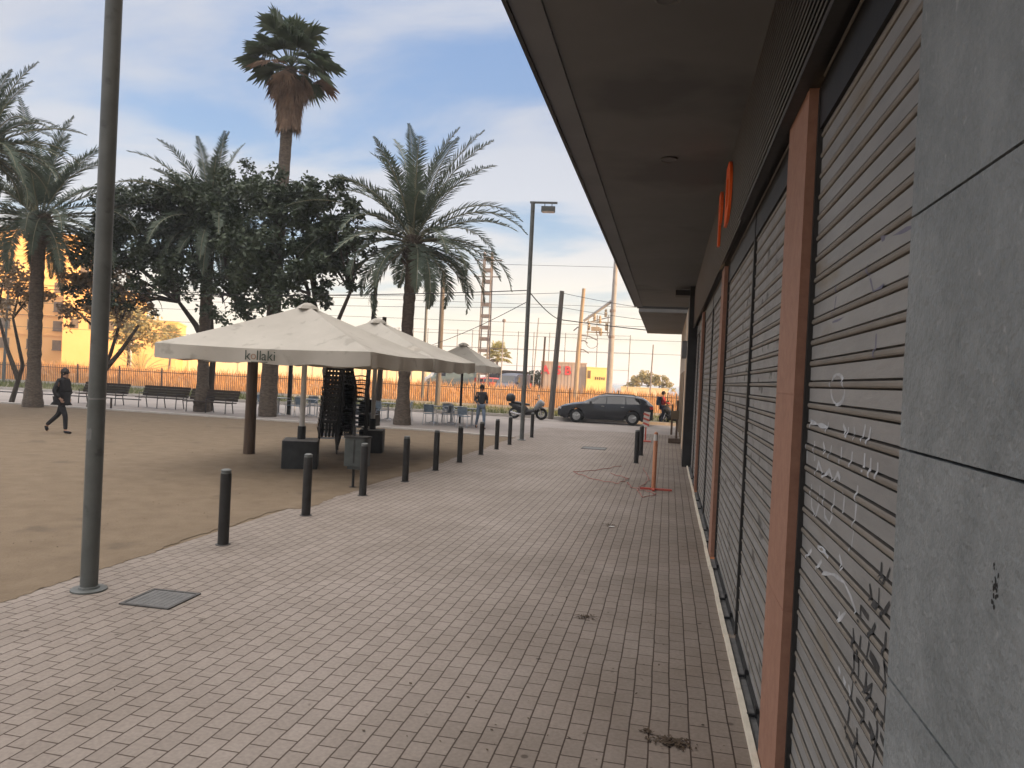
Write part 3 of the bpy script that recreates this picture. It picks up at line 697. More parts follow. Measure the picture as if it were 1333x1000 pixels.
# stacked chairs
def stack_chair():
    t = empty('stacking_chair', (0, 0, 0), '', 'chair', 'black chairs in the left stack')
    p = MB(); rows = []
    for i in range(6):
        q = i/5; rows.append([(-.21+.42*j/4, -.22+.44*q, .44-.02*math.sin(PI*q)+(.01 if j in (0, 4) else 0)) for j in range(5)])
    p.grid(rows); p.grid([[(x, y, z-.07) for x, y, z in r] for r in rows]); p.build('seat', M['black_plastic'], t, smooth=True)
    p = MB()
    for x in (-.2, -.13, -.04, .04, .13, .2): p.tube([(x, .21, .42), (x*.98, .26, .62), (x*.95, .3, .8)], .026, 6)
    p.box((0, .3, .8), (.42, .035, .08)); p.box((0, .25, .6), (.4, .02, .035)); p.build('backrest', M['black_plastic'], t)
    for s_ in (-1, 1):
        p = MB(); p.tube([(s_*.2, -.2, .42), (s_*.24, -.27, 0)], [.026, .018], 6); p.build('leg', M['black_plastic'], t)
        p = MB(); p.tube([(s_*.2, .2, .42), (s_*.24, .29, 0)], [.026, .018], 6); p.build('leg', M['black_plastic'], t)
        p = MB(); p.tube([(s_*.22, .24, .64), (s_*.26, .02, .66), (s_*.26, -.2, .63), (s_*.22, -.21, .44)], .018, 6); p.build('armrest', M['black_plastic'], t)
    return t
SC = stack_chair()
ordn = ['first', 'second', 'third', 'fourth', 'fifth', 'sixth', 'seventh', 'eighth', 'ninth', 'tenth', 'eleventh', 'twelfth', 'thirteenth']
first = True
for (sx_, sy_, rz, nm, dx) in ((-8.22, 17.0, R(205), 'left', .012), (-7.72, 17.35, R(70), 'right', .004)):
    for k in range(13):
        where = 'lowest' if k == 0 else 'topmost' if k == 12 else ordn[k]+' from the bottom'
        lb = 'black plastic chair, %s of the %s stack under the parasols' % (where, nm)
        loc = (sx_+dx*k+rnd.uniform(-.008, .008), sy_+rnd.uniform(-.01, .01)-.004*k, k*.108)
        if first: o = SC; o.location = loc; o.rotation_euler = (0, 0, rz); o['label'] = lb; first = False
        else: o = repeat(SC, loc, rz+rnd.uniform(-.03, .03), lb, 'black chairs in the %s stack' % nm)
# folded black tables beside the stacks
t = empty('folded_table', (-7.72, 18.15, 0), 'black pedestal table with a round cover standing beside the chair stacks', 'table')
p = MB(); p.lathe([(.001, .98), (.3, .98), (.32, 1.0), (.3, 1.02), (.001, 1.02)], 20); p.build('top', M['black_plastic'], t)
p = MB(); p.tube([(0, 0, .05), (0, 0, .98)], .04, 10)
for a in range(3): p.tube([(0, 0, .12), (.32*math.cos(a*2.1), .32*math.sin(a*2.1), .01)], .022, 6)
p.build('pedestal', M['black_plastic'], t)
p = MB(); p.lathe([(.22, 1.02), (.22, 1.12), (.19, 1.26), (.1, 1.33), (.001, 1.35)], 16, (.02, .02, 0)); p.build('cover', M['cloth_black'], t, smooth=True)
p = MB(); p.box((.1, 0, .8), (.4, .5, .3)); p.build('crate', M['black_plastic'], t)

# terrace tables and chairs
def table():
    t = empty('cafe_table', (0, 0, 0), '', 'table', 'cafe tables on the terrace')
    p = MB(); p.rbox((0, 0, .735), (.7, .7, .028), .05); p.build('tabletop', M['table_top'], t)
    p = MB(); p.tube([(0, 0, .05), (0, 0, .72)], .03, 10); p.build('pedestal', M['alu'], t)
    p = MB()
    for a in range(4): p.tube([(0, 0, .1), (.3*math.cos(PI/4+a*PI/2), .3*math.sin(PI/4+a*PI/2), .012)], .018, 6)
    p.build('foot', M['alu'], t)
    return t
def cafe_chair():
    t = empty('cafe_chair', (0, 0, 0), '', 'chair', 'cafe chairs on the terrace')
    p = MB(); p.rbox((0, 0, .45), (.42, .4, .02), .04); p.build('seat', M['chair_blue'], t)
    p = MB(); p.grid([[(-.2+.4*j/4, .2+.07*i/3+.03*abs(j-2)/2*-1, .52+.3*i/3) for j in range(5)] for i in range(4)]); p.build('backrest', M['chair_blue'], t, smooth=True)
    for s_ in (-1, 1):
        p = MB(); p.tube([(s_*.22, -.22, 0), (s_*.22, -.2, .63), (s_*.23, .0, .66), (s_*.22, .22, .64)], .014, 6); p.build('leg', M['alu'], t)
        p = MB(); p.tube([(s_*.23, .27, 0), (s_*.21, .2, .45), (s_*.2, .28, .84)], .014, 6); p.build('leg', M['alu'], t)
    p = MB(); p.tube([(-.2, .28, .84), (.2, .28, .84)], .014, 6); p.build('back_rail', M['alu'], t)
    return t
T0, C0 = table(), cafe_chair()
tb = [(-16.3, 28.9, 'cafe table left of the tall fan palm trunk'), (-15.0, 29.2, 'cafe table between the fan palm trunk and the white parasol pole'), (-11.7, 29.9, 'cafe table just left of the big palm trunk'),
      (-9.6, 29.6, 'cafe table just right of the big palm trunk'), (-7.75, 29.1, 'cafe table nearest the woman in jeans'), (-8.9, 29.9, 'cafe table under the small farthest parasol')]
for i, (x, y, lb) in enumerate(tb):
    if i == 0: T0.location = (x, y, 0); T0['label'] = lb
    else: repeat(T0, (x, y, 0), rnd.uniform(-.2, .2), lb)
cb = [(-16.95, 28.8, 90, 'aluminium chair at the left end of the leftmost cafe table'), (-16.3, 28.2, 180, 'aluminium chair on the near side of the leftmost cafe table'), (-15.65, 28.9, -90, 'aluminium chair right of the leftmost cafe table'),
      (-15.0, 28.5, 175, 'aluminium chair on the near side of the table by the fan palm'), (-14.35, 29.2, -90, 'aluminium chair behind the white parasol pole'), (-15.3, 29.9, 10, 'aluminium chair on the far side of the table by the fan palm'),
      (-12.4, 29.8, 100, 'aluminium chair at the left of the table beside the big palm'), (-11.8, 29.2, 170, 'aluminium chair on the near side of the table left of the big palm'), (-11.1, 30.4, -60, 'aluminium chair tucked behind the big palm trunk'),
      (-9.5, 28.9, 185, 'aluminium chair on the near side of the table right of the big palm'), (-8.95, 29.2, -100, 'aluminium chair between the big palm and the farthest parasol pole'),
      (-9.2, 30.5, 30, 'aluminium chair on the far side under the farthest parasol'), (-8.4, 29.2, 100, 'aluminium chair at the left of the table by the woman in jeans'), (-7.9, 28.4, 175, 'aluminium chair on the near side of the table by the woman in jeans')]
for i, (x, y, a, lb) in enumerate(cb):
    if i == 0: C0.location = (x, y, 0); C0.rotation_euler = (0, 0, R(a)); C0['label'] = lb
    else: repeat(C0, (x, y, 0), R(a), lb)

# benches
def bench():
    t = empty('park_bench', (0, 0, 0), '', 'bench', 'dark slatted benches along the path')
    p = MB()
    for i in range(5): p.box((0, -.2+.1*i, .45), (2.3, .085, .035))
    p.build('seat', M['bench_wood'], t)
    p = MB()
    for i in range(4): p.box((0, .27+.045*i, .56+.115*i), (2.36, .03, .108))
    p.build('backrest', M['bench_wood'], t)
    for x in (-.95, 0, .95):
        p = MB(); p.tube([(x, -.24, 0), (x, -.22, .43), (x, .22, .43), (x, .44, .95)], .022, 6); p.tube([(x, .3, 0), (x, .2, .43)], .022, 6)
        p.tube([(x, -.22, .43), (x, -.22, .64), (x, .3, .66)], .018, 6); p.build('leg', M['bench_iron'], t)
    return t
BN = bench(); BN.location = (-24.9, 28.6, 0); BN['label'] = 'dark bench just right of the walking figure, leftmost of the three'
repeat(BN, (-21.75, 28.5, 0), R(-2), 'dark bench in the middle of the row of three')
repeat(BN, (-18.85, 27.75, 0), R(-3), 'dark bench by the date palm trunk, nearest the parasols')
# low rail round the tree pit on the left
t = empty('low_rail', (-25.6, 26.6, 0), 'low dark rail on short posts round the trees at the left edge', 'rail')
p = MB(); p.tube([(-7, 0, .42), (4.2, .2, .42)], .025, 6); p.build('rail', M['bench_iron'], t)
for x in (-5.5, -3.4, -1.3, .8, 2.9):
    p = MB(); p.tube([(x, .02*x, 0), (x, .02*x, .44)], .04, 8); p.build('post', M['bench_wood'], t)

# barriers on the shop side
t = empty('barrier_post', (-.19, 14.91, 0), 'orange barrier post on a cross foot standing by the shutters', 'barrier post')
p = MB(); p.tube([(0, 0, .02), (0, 0, 1.12), (.01, 0, 1.15)], [.042, .04, .024], 12); pp = p.build('post', M['barrier_orange'], t, auto=40)
p = MB(); p.lathe([(.04, .98), (.043, .985), (.043, 1.1), (.04, 1.105)], 12); p.build('band', M['barrier_white'], pp)
p = MB(); p.box((.05, 0, .02), (.62, .05, .035)); p.box((0, .02, .022), (.05, .5, .03)); p.build('foot', M['barrier_red'], t)
t = empty('striped_barrier_post', (-.72, 27.17, 0), 'red and white striped barrier post beyond the two dark bollards', 'barrier post')
p = MB(); p.tube([(0, 0, .05), (0, 0, .55)], .025, 8); p.build('post', M['barrier_red'], t)
p = MB(); p.box((0, 0, .8), (.22, .05, .55), Matrix.Rotation(R(6), 3, 'Y')); pp = p.build('panel', M['barrier_white'], t)
p = MB()
for k in range(3): p.box((0, -.028, .64+.17*k), (.225, .006, .07), Matrix.Rotation(R(20), 3, 'Y'))
p.build('stripe', M['barrier_red'], pp)
p = MB(); p.box((0, 0, .02), (.4, .3, .04)); p.build('foot', M['barrier_red'], t)
t = empty('wooden_stand', (.31, 27.32, 0), 'dark wooden stand with two uprights on a box foot by the shop wall', 'stand')
p = MB(); p.box((0, 0, .09), (.44, .4, .16)); p.build('box_foot', M['wood_post'], t)
for x in (-.12, .06):
    p = MB(); p.box((x, 0, .85), (.07, .07, 1.4 if x > 0 else 1.1)); p.build('upright', M['wood_post'], t)
p = MB(); p.box((-.02, -.02, 1.02), (.3, .1, .3)); p.build('board', M['dark_mark'], t)
# crumpled red and white tape on the paving
def ribbon(name, pts, wd, mat, lb, cat):
    g = random.Random(5); mb = MB(); P = []
    for (a, b) in zip(pts[:-1], pts[1:]):
        k = 8; P += [(a[0]+(b[0]-a[0])*i/k, a[1]+(b[1]-a[1])*i/k) for i in range(k)]
    P.append(pts[-1]); Q = []
    for i, (x, y) in enumerate(P): Q.append((x+g.uniform(-.02, .02), y+g.uniform(-.03, .03), .012+.02*abs(math.sin(i*.7))))
    mb.tube(Q, wd, 6); o = mb.build(name, mat); return tag(o, lb, cat)
ribbon('barrier_tape', [(-1.05, 18.6), (-1.5, 17.4), (-2.0, 16.6), (-1.4, 15.6), (-.9, 15.3), (-.75, 16.2), (-1.2, 16.9)], .008, M['tape_red'], 'loop of faded red tape lying on the paving left of the orange post', 'tape')
ribbon('barrier_tape', [(-.75, 15.6), (-.62, 14.9), (-.35, 14.6), (-.1, 14.2), (-.35, 13.7), (-.5, 14.6), (-.3, 16.2), (-.5, 18.5)], .008, M['tape_red'], 'red tape trailing round the foot of the orange post', 'tape')
# leaves and dirt on the paving
def clump(x, y, rx, ry, N, lb, seed):
    g = random.Random(seed); mb = MB()
    for _ in range(N):
        px, py = g.gauss(0, rx), g.gauss(0, ry); a = g.uniform(0, 6.28); s_ = g.uniform(.006, .018); z = .004+g.random()*.014
        d = Vector((math.cos(a), math.sin(a), g.uniform(-.3, .3)))*s_; q = Vector((-d.y, d.x, 0))*.6; c = Vector((px, py, z))
        mb.quad(c-d, c+q, c+d, c-q)
    return tag(mb.build('leaf_clump', M['debris'], fix=False, loc=(x, y, 0)), lb, 'debris', 'clumps of leaf litter on the paving')
clump(.13, 4.43, .055, .03, 220, 'largest clump of dark leaf litter, nearest the camera', 1)
clump(-.02, 4.52, .015, .015, 30, 'tiny clump of litter left of the largest one', 2)
clump(-.62, 6.55, .05, .03, 70, 'clump of litter in the middle of the near paving', 3)
clump(-.72, 10.85, .07, .08, 80, 'clump of litter with a paper scrap, farther up the paving', 4)
mb = MB(); g = random.Random(8)
for _ in range(230):
    x = g.uniform(-4.5, .5)if g.random() < .4 else g.uniform(-1.5, .52); y = 4+g.random()**1.5*16; s_ = g.uniform(.005, .016); a = g.uniform(0, 6.3)
    d = Vector((math.cos(a)*s_, math.sin(a)*s_, g.uniform(-.002, .006))); q = Vector((-d.y, d.x, 0))*g.uniform(.35, .8); c = Vector((x, y, .006))
    mb.quad(c-d, c+q, c+d, c-q)
tag(mb.build('litter', M['debris'], fix=False), 'small dark leaves and scraps scattered over the paving', 'litter', kind='stuff')
mb = MB(); mb.grid([[(-.04+.02*i, -.025+.025*j, .012+.008*((i*j) % 2)) for i in range(5)] for j in range(3)])
tag(mb.build('paper_scrap', M['paper'], loc=(-.7, 10.75, 0), rz=.4), 'crumpled white paper scrap lying in the litter', 'paper')
mb = MB(); g = random.Random(12)
for _ in range(1300):
    x = -6-g.random()**1.4*20; y = 5+g.random()*20; s_ = g.uniform(.006, .018); a = g.uniform(0, 6.3)
    d = Vector((math.cos(a)*s_, math.sin(a)*s_, g.uniform(-.004, .008))); q = Vector((-d.y, d.x, 0))*g.uniform(.4, .9); c = Vector((x, y, .004))
    mb.quad(c-d, c+q, c+d, c-q)
tag(mb.build('pebbles', M['debris'], fix=False), 'twigs and pebbles scattered over the sand', 'debris', kind='stuff')

# ------------------------------------------------------------------ fence
t = empty('railing_fence', (0, 0, 0), 'long dark railing of thin upright bars between the verge and the railway bank', 'fence')
def fpt(x): return (x, fence_y(x))
x = -78.
while x < 14:
    x1 = x+3.
    p = MB(); d = Vector((3., .3, 0)).normalized(); rt = Matrix.Rotation(math.atan2(.3, 3.), 3, 'Z'); c = (x+1.5, fence_y(x+1.5))
    for z in (.3, 1.3): p.box((c[0], c[1], z), (2.95, .03, .04), rt)
    for k in range(22):
        xx = x+.1+k*.132; p.box((xx, fence_y(xx), .85), (.022, .022, 1.25))
    p.build('railing_panel', M['fence'], t, fix=False)
    p = MB(); p.box((x, fence_y(x), .8), (.07, .07, 1.6)); p.build('post', M['fence'], t)
    x = x1
p = MB(); p.box((-32, fence_y(-32), .16), (93, .2, .3), Matrix.Rotation(math.atan2(.1, 1), 3, 'Z')); p.build('plinth', M['kerbstone'], t)

# ------------------------------------------------------------------ palms and trees
def date_palm(name, x, y, h, FL, seed, lb, trunk_r=.24, N=74, group='date palms in the square', nl=56, mat='palm_leaf'):
    g = random.Random(seed); t = empty(name, (x, y, 0), lb, 'palm tree', group)
    p = MB(); pts, rad = [], []
    K = 40
    for i in range(K+1):
        q = i/K; pts.append((.12*math.sin(q*2+seed), .1*math.sin(q*1.5+seed*2), h*q))
        rad.append(trunk_r*(1.35-.5*min(1, q*6) if q < .17 else .85+.1*math.sin(i*2.4)*.4)*(1+.06*(i % 2))*(1.+.5*max(0, (q-.84)/.16)))
    p.tube(pts, rad, 14); tr = p.build('trunk', M['bark'], t, smooth=False)
    # boots of cut fronds under the crown
    p = MB(); top = Vector(pts[-1])
    for i in range(70):
        a = i*2.4; zz_ = h-.15-1.1*(i/70); r_ = trunk_r*1.15
        d = Vector((math.cos(a), math.sin(a), .9)).normalized(); s0 = Vector((top.x+math.cos(a)*r_*.8, top.y+math.sin(a)*r_*.8, zz_))
        p.tube([s0, s0+d*.28], [.05, .03], 4)
    p.build('frond_stubs', M['bark'], t)
    lf, rb = MB(), MB()
    for i in range(N):
        q = i/N; el = R(87-116*q**.9+g.uniform(-10, 10)); az = i*2.39996+g.uniform(-.2, .2)
        L = FL*(.8+.25*math.sin(PI*min(1, q*1.1+.15)))*g.uniform(.78, 1.1); K = 16
        pos = top+Vector((math.cos(az), math.sin(az), 0))*.12+Vector((0, 0, -.35*q)); pts = [pos.copy()]; e_ = el; sw = g.uniform(-.25, .25)
        droop = R(g.uniform(40, 84))*(.55+.6*math.cos(el) if el > 0 else 1.1)
        for k in range(K):
            e_ -= droop/K*(.35+1.5*k/K); aa = az+sw*k/K
            pos = pos+Vector((math.cos(e_)*math.cos(aa), math.cos(e_)*math.sin(aa), math.sin(e_)))*(L/K); pts.append(pos.copy())
        rb.tube(pts, [.03*(1-.8*k/K)+.004 for k in range(K+1)], 4, False)
        for j in range(nl):
            s_ = .13+.87*j/(nl-1); f_ = s_*K; k = min(K-1, int(f_)); fr = f_-k
            b0 = pts[k].lerp(pts[k+1], fr); T = (pts[k+1]-pts[k]).normalized()
            side = T.cross(Vector((0, 0, 1)))
            if side.length < .05: side = Vector((-math.sin(az), math.cos(az), 0))
            side.normalize(); nrm = side.cross(T)
            ll = FL*.135*(math.sin(PI*min(1, .16+s_*.8))**.7)*g.uniform(.8, 1.1)*(1 if s_ < .9 else .75)
            for sg in (-1, 1):
                dr = (side*sg*.8+T*.75+nrm*g.uniform(.05, .55)+Vector((0, 0, -.12))).normalized()
                wv = T.cross(dr).normalized().cross(dr)*.023*FL/4
                tip = b0+dr*ll+Vector((0, 0, -.06*ll))
                mid = b0+dr*ll*.45
                lf.add([b0-wv*.5, b0+wv*.5, mid+wv, tip, mid-wv], [(0, 1, 2, 3, 4)])
    lf.build('crown', M[mat], t, fix=False); rb.build('frond_ribs', M['palm_rib'], t, fix=False)
    return t
date_palm('date_palm', -10.21, 27.94, 7.5, 4.7, 11, 'big full date palm standing right behind the cream parasols', .27, 56)
date_palm('date_palm', -19.39, 28.1, 8.2, 3.9, 23, 'date palm rising out of the dark leafy trees beside the tall fan palm', .27, 60)
date_palm('date_palm', -24.68, 24.74, 7.7, 4.4, 35, 'date palm left of the near lamp post, above the walking figure', .28, 50)
date_palm('date_palm', -22.5, 20.2, 9.0, 3.1, 47, 'date palm at the left edge, only its frond tips in view', .26, 60)

def fan_palm(x, y, h, r, seed, lb, small=False):
    g = random.Random(seed); t = empty('fan_palm', (x, y, 0), lb, 'palm tree')
    p = MB(); K = 44; sc_ = .5 if small else 1.
    pts = [(.32*(i/K)**1.5, .1*math.sin(i*.05), h*i/K) for i in range(K+1)]
    p.tube(pts, [sc_*(.36-.13*min(1, i/K*2.2))*(1+.05*(i % 2)) for i in range(K+1)], 12); p.build('trunk', M['bark'], t)
    top = Vector(pts[-1]); gl, dl = MB(), MB()
    def fan(mb, c, T, size, spread, droop, nseg=17):
        side = T.cross(Vector((0, 0, 1)))
        if side.length < .05: side = Vector((1, 0, 0))
        side.normalize()
        for k in range(nseg):
            a = -spread+2*spread*k/(nseg-1)+g.uniform(-.05, .05)
            d = T*math.cos(a)+side*math.sin(a); L = size*(.75+.25*math.cos(a))*g.uniform(.85, 1.05); wv = (T*-math.sin(a)+side*math.cos(a))*size*.05
            mid = c+d*L*.6; tip = c+d*L+Vector((0, 0, -droop*L*g.uniform(.5, 1.2)))
            mb.add([c-wv*.15, c+wv*.15, mid+wv, tip, mid-wv], [(0, 1, 2, 3, 4)])
    for i in range(38):
        q = i/38; el = R(86-104*q+g.uniform(-10, 10)); az = i*2.4+g.uniform(-.3, .3)
        T = Vector((math.cos(el)*math.cos(az), math.cos(el)*math.sin(az), math.sin(el)))
        L = r*g.uniform(.38, .58)*(1.3 if el > .9 else 1.); c = top+T*L; tgt = dl if q > .93 else gl
        tgt.tube([top, top+T*L*.5, c], .022, 4, False)
        fan(tgt, c, (T+Vector((0, 0, -.25))).normalized(), r*.47, 1.5, .3, 21)
    for i in range(0 if small else 16):                 # hanging dead leaves, dense skirt below
        q = i/16; el = R(-24-45*q+g.uniform(-8, 8)); az = i*2.4; T = Vector((math.cos(el)*math.cos(az), math.cos(el)*math.sin(az), math.sin(el)))
        L = r*.3; c = top+T*L+Vector((0, 0, -.2*q)); dl.tube([top+Vector((0, 0, -.3*q)), c], .018, 4, False); fan(dl, c, (T*.55+Vector((0, 0, -.75))).normalized(), r*.42, .9, .25, 13)
    for i in range(0 if small else 60):
        q = i/60; az = i*2.4; c = top+Vector((math.cos(az)*.3, math.sin(az)*.3, -.5-1.5*q)); T = Vector((math.cos(az)*.22, math.sin(az)*.22, -1)).normalized()
        fan(dl, c, T, r*.5*(1-.2*q), .27, .05, 8)
    gl.build('crown', M['fan_leaf'] if not small else M['leaf_sunlit'], t, fix=False)
    if not small: dl.build('dead_fronds', M['dead_leaf'], t, fix=False)
    elif dl.v: dl.build('dead_fronds', M['dead_leaf'], t, fix=False)
    return t
fan_palm(-16.16, 27.77, 14.4, 2.25, 3, 'very tall fan palm with a skirt of dead brown fronds')
fan_palm(-19.67, 82.75, 4.3, 1.9, 5, 'small sunlit fan palm far off beside the lattice mast', True)
fan_palm(-72.94, 97.04, 5.6, 2.0, 6, 'small sunlit fan palm far off above the left corner of the nearest parasol', True)
t_ = date_palm('bush_palm', -43.3, 54.2, 1.0, 2.6, 77, 'short bushy sunlit palm behind the fence left of the nearest parasol', .3, 36, None, 26, 'leaf_sunlit')

def leafy_tree(name, x, y, lb, blobs, trunk, leafmat, N, ls, seed, group, bark='bark2', limbs=True, tr=.16, twigs=0):
    """blobs: (cx, cy, cz, r) leaf masses relative to the base; trunk: polyline; limbs run to the blobs."""
    g = random.Random(seed); t = empty(name, (x, y, 0), lb, 'tree', group)
    p = MB()
    for tk in trunk:
        n_ = len(tk); p.tube(tk, [tr*(1-.55*i/(n_-1)) for i in range(n_)], 9)
        end = Vector(tk[-1])
    clumps = []
    ends = [Vector(tk[-1]) for tk in trunk]
    for (cx_, cy_, cz, r_) in blobs:
        c = Vector((cx_, cy_, cz)); st = min(ends, key=lambda q: (q-c).length)
        if limbs:
            mid = st.lerp(c, .5)+Vector((g.uniform(-.25, .25), g.uniform(-.25, .25), g.uniform(-.1, .35)))
            p.tube([st, mid, c], [tr*.42, tr*.28, tr*.14], 6)
            for _ in range(5+twigs):
                d = Vector((g.gauss(0, 1), g.gauss(0, 1), g.gauss(.2, .8))).normalized(); s0 = mid.lerp(c, g.random())
                p.tube([s0, s0+d*r_*.5+Vector((0, 0, .1)), s0+d*r_*g.uniform(.7, 1.05)], [tr*.13, tr*.08, tr*.03], 4, False)
        for _ in range(max(3, int(11*r_*r_))):
            d = Vector((g.gauss(0, 1), g.gauss(0, 1), g.gauss(0, .8))).normalized()*r_*g.random()**.42
            clumps.append((c+d, r_*g.uniform(.16, .36)))
    p.build('trunk', M[bark], t, auto=60)
    lf = MB(); W = sum(q[1]**2 for q in clumps)
    for c, r_ in clumps:
        k = max(4, int(N*r_*r_/W))
        for _ in range(k):
            d = Vector((g.gauss(0, 1), g.gauss(0, 1), g.gauss(0, .8))); d = d.normalized()*r_*(g.random()**.5)*1.15
            b0 = c+d; a = Vector((g.gauss(0, 1), g.gauss(0, 1), g.gauss(-.3, .6))).normalized(); b_ = a.cross(Vector((g.gauss(0, 1), g.gauss(0, 1), g.gauss(0, 1)))).normalized()
            s_ = ls*g.uniform(.6, 1.3)
            lf.add([b0, b0+a*s_*.5+b_*s_*.27, b0+a*s_, b0+a*s_*.5-b_*s_*.27], [(0, 1, 2, 3)])
    lf.build('crown', M[leafmat], t, fix=False)
    return t
G = 'dark leafy trees between the palms'
def at_y(px, py, Y):
    d = ray(px, py); k = Y/d.y; return Vector((d.x*k, Y, CAM_H+d.z*k))
def masses(bx, by, Y0, lst):                          # leaf masses measured off the photograph, each at its own depth
    out = []
    g = random.Random(9)
    for (px, py, r_) in lst:
        Y = Y0+g.uniform(-.9, .9); q = at_y(px, py, Y); out.append((q.x-bx, q.y-by, q.z, r_*math.hypot(q.x, q.y)/960*1.02))
    return out
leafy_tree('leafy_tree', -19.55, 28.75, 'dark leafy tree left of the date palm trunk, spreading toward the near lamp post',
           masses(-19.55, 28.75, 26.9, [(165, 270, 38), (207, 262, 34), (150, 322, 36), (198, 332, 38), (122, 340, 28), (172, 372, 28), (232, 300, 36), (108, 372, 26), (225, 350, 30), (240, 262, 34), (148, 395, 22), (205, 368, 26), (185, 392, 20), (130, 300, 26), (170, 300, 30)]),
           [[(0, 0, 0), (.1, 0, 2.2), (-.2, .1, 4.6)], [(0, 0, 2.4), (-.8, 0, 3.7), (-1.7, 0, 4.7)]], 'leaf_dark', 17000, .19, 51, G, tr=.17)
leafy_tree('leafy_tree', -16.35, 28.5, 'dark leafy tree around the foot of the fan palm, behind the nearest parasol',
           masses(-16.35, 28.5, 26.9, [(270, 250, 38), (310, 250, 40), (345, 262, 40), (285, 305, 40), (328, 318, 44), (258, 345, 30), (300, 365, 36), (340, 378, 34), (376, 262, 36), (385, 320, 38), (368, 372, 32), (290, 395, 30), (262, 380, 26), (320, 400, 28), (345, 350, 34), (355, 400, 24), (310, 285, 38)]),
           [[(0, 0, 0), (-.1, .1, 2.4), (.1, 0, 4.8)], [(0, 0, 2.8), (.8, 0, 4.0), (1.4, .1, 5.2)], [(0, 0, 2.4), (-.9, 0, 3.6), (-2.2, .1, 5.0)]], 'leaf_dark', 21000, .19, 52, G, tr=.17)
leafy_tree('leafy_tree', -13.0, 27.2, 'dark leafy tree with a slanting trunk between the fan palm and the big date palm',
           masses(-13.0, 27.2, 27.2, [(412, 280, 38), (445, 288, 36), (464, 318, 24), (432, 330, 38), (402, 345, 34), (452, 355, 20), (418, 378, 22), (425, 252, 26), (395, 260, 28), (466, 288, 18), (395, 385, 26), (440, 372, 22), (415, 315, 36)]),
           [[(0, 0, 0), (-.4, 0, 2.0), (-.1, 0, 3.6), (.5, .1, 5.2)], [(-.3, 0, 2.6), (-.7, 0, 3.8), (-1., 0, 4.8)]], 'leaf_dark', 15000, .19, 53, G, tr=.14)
G = 'thin brownish trees at the left edge'
leafy_tree('thin_tree', -27.4, 26.4, 'thin brownish tree at the far left with a grey leaning stem',
           [(-.6, 0, 5.5, 1.0), (.6, 0, 5.3, 1.0), (-1.4, .2, 4.7, .9), (.2, -.2, 4.4, .9), (1.3, 0, 4.5, .8)],
           [[(0, 0, 0), (.5, 0, 1.6), (-.1, 0, 3.6)], [(.3, 0, 1.0), (-.3, 0, 2.2), (-.9, 0, 3.8)]], 'leaf_brown', 1700, .19, 61, G, tr=.11, twigs=5)
leafy_tree('thin_tree', -23.7, 26.6, 'forked brownish tree behind the walking figure, left of the near lamp post',
           [(-.6, 0, 5.3, 1.05), (.6, 0, 5.2, 1.1), (1.5, .2, 4.6, .95), (.3, -.2, 4.1, .95), (-.9, 0, 4.1, .8), (1.4, 0, 3.6, .7)],
           [[(0, 0, 0), (.2, 0, .9), (.9, 0, 2.2), (1.2, .1, 3.5)], [(.2, 0, .9), (.3, 0, 2.0), (.0, 0, 3.4)], [(.5, 0, 1.4), (1.4, 0, 2.4), (2.2, 0, 3.5)]], 'leaf_brown', 2600, .19, 62, G, tr=.12, twigs=5)
leafy_tree('thin_tree', -47., 57., 'orange lit bushy tree behind the fence beside the near lamp post',
           [(-1, 0, 6.3, 1.7), (1, 0, 5.4, 1.7), (2.2, .2, 4.2, 1.3), (0, 0, 4., 1.5)], [[(0, 0, 0), (.1, 0, 2), (0, 0, 3.6)]], 'leaf_olive', 2600, .4, 63, None, tr=.2)
leafy_tree('far_tree', -2.6, 96.5, 'far sunlit olive tree standing against the sea beyond the parked car',
           [(-1.2, 0, 2.7, 1.1), (.2, 0, 3.0, 1.15), (1.5, 0, 2.6, 1.1), (2.6, 0, 2.0, .9), (-2.2, 0, 1.9, .9)], [[(-.2, 0, -1), (0, 0, .6), (.1, 0, 1.8)], [(1.2, 0, -1), (1.3, 0, .8), (1.5, 0, 1.8)]], 'leaf_olive', 2400, .36, 64, None, tr=.14)

# ------------------------------------------------------------------ people
def skin_mesh(nodes, edges, sub=2):
    me = bpy.data.meshes.new('figure'); me.from_pydata([q[0] for q in nodes], edges, [])
    o = bpy.data.objects.new('figure', me); COL.objects.link(o)
    o.modifiers.new('skin', 'SKIN').use_smooth_shade = True
    for i, q in enumerate(nodes):
        rr = q[1] if isinstance(q[1], tuple) else (q[1], q[1])
        me.skin_vertices[0].data[i].radius = rr
        me.skin_vertices[0].data[i].use_root = (i == 0)
    sb = o.modifiers.new('sub', 'SUBSURF'); sb.levels = sub; sb.render_levels = sub
    dg = bpy.context.evaluated_depsgraph_get(); r_ = bpy.data.meshes.new_from_object(o.evaluated_get(dg)); bpy.data.objects.remove(o)
    vs = [tuple(v.co) for v in r_.vertices]; fs = [tuple(p.vertices) for p in r_.polygons]; bpy.data.meshes.remove(r_)
    return vs, fs
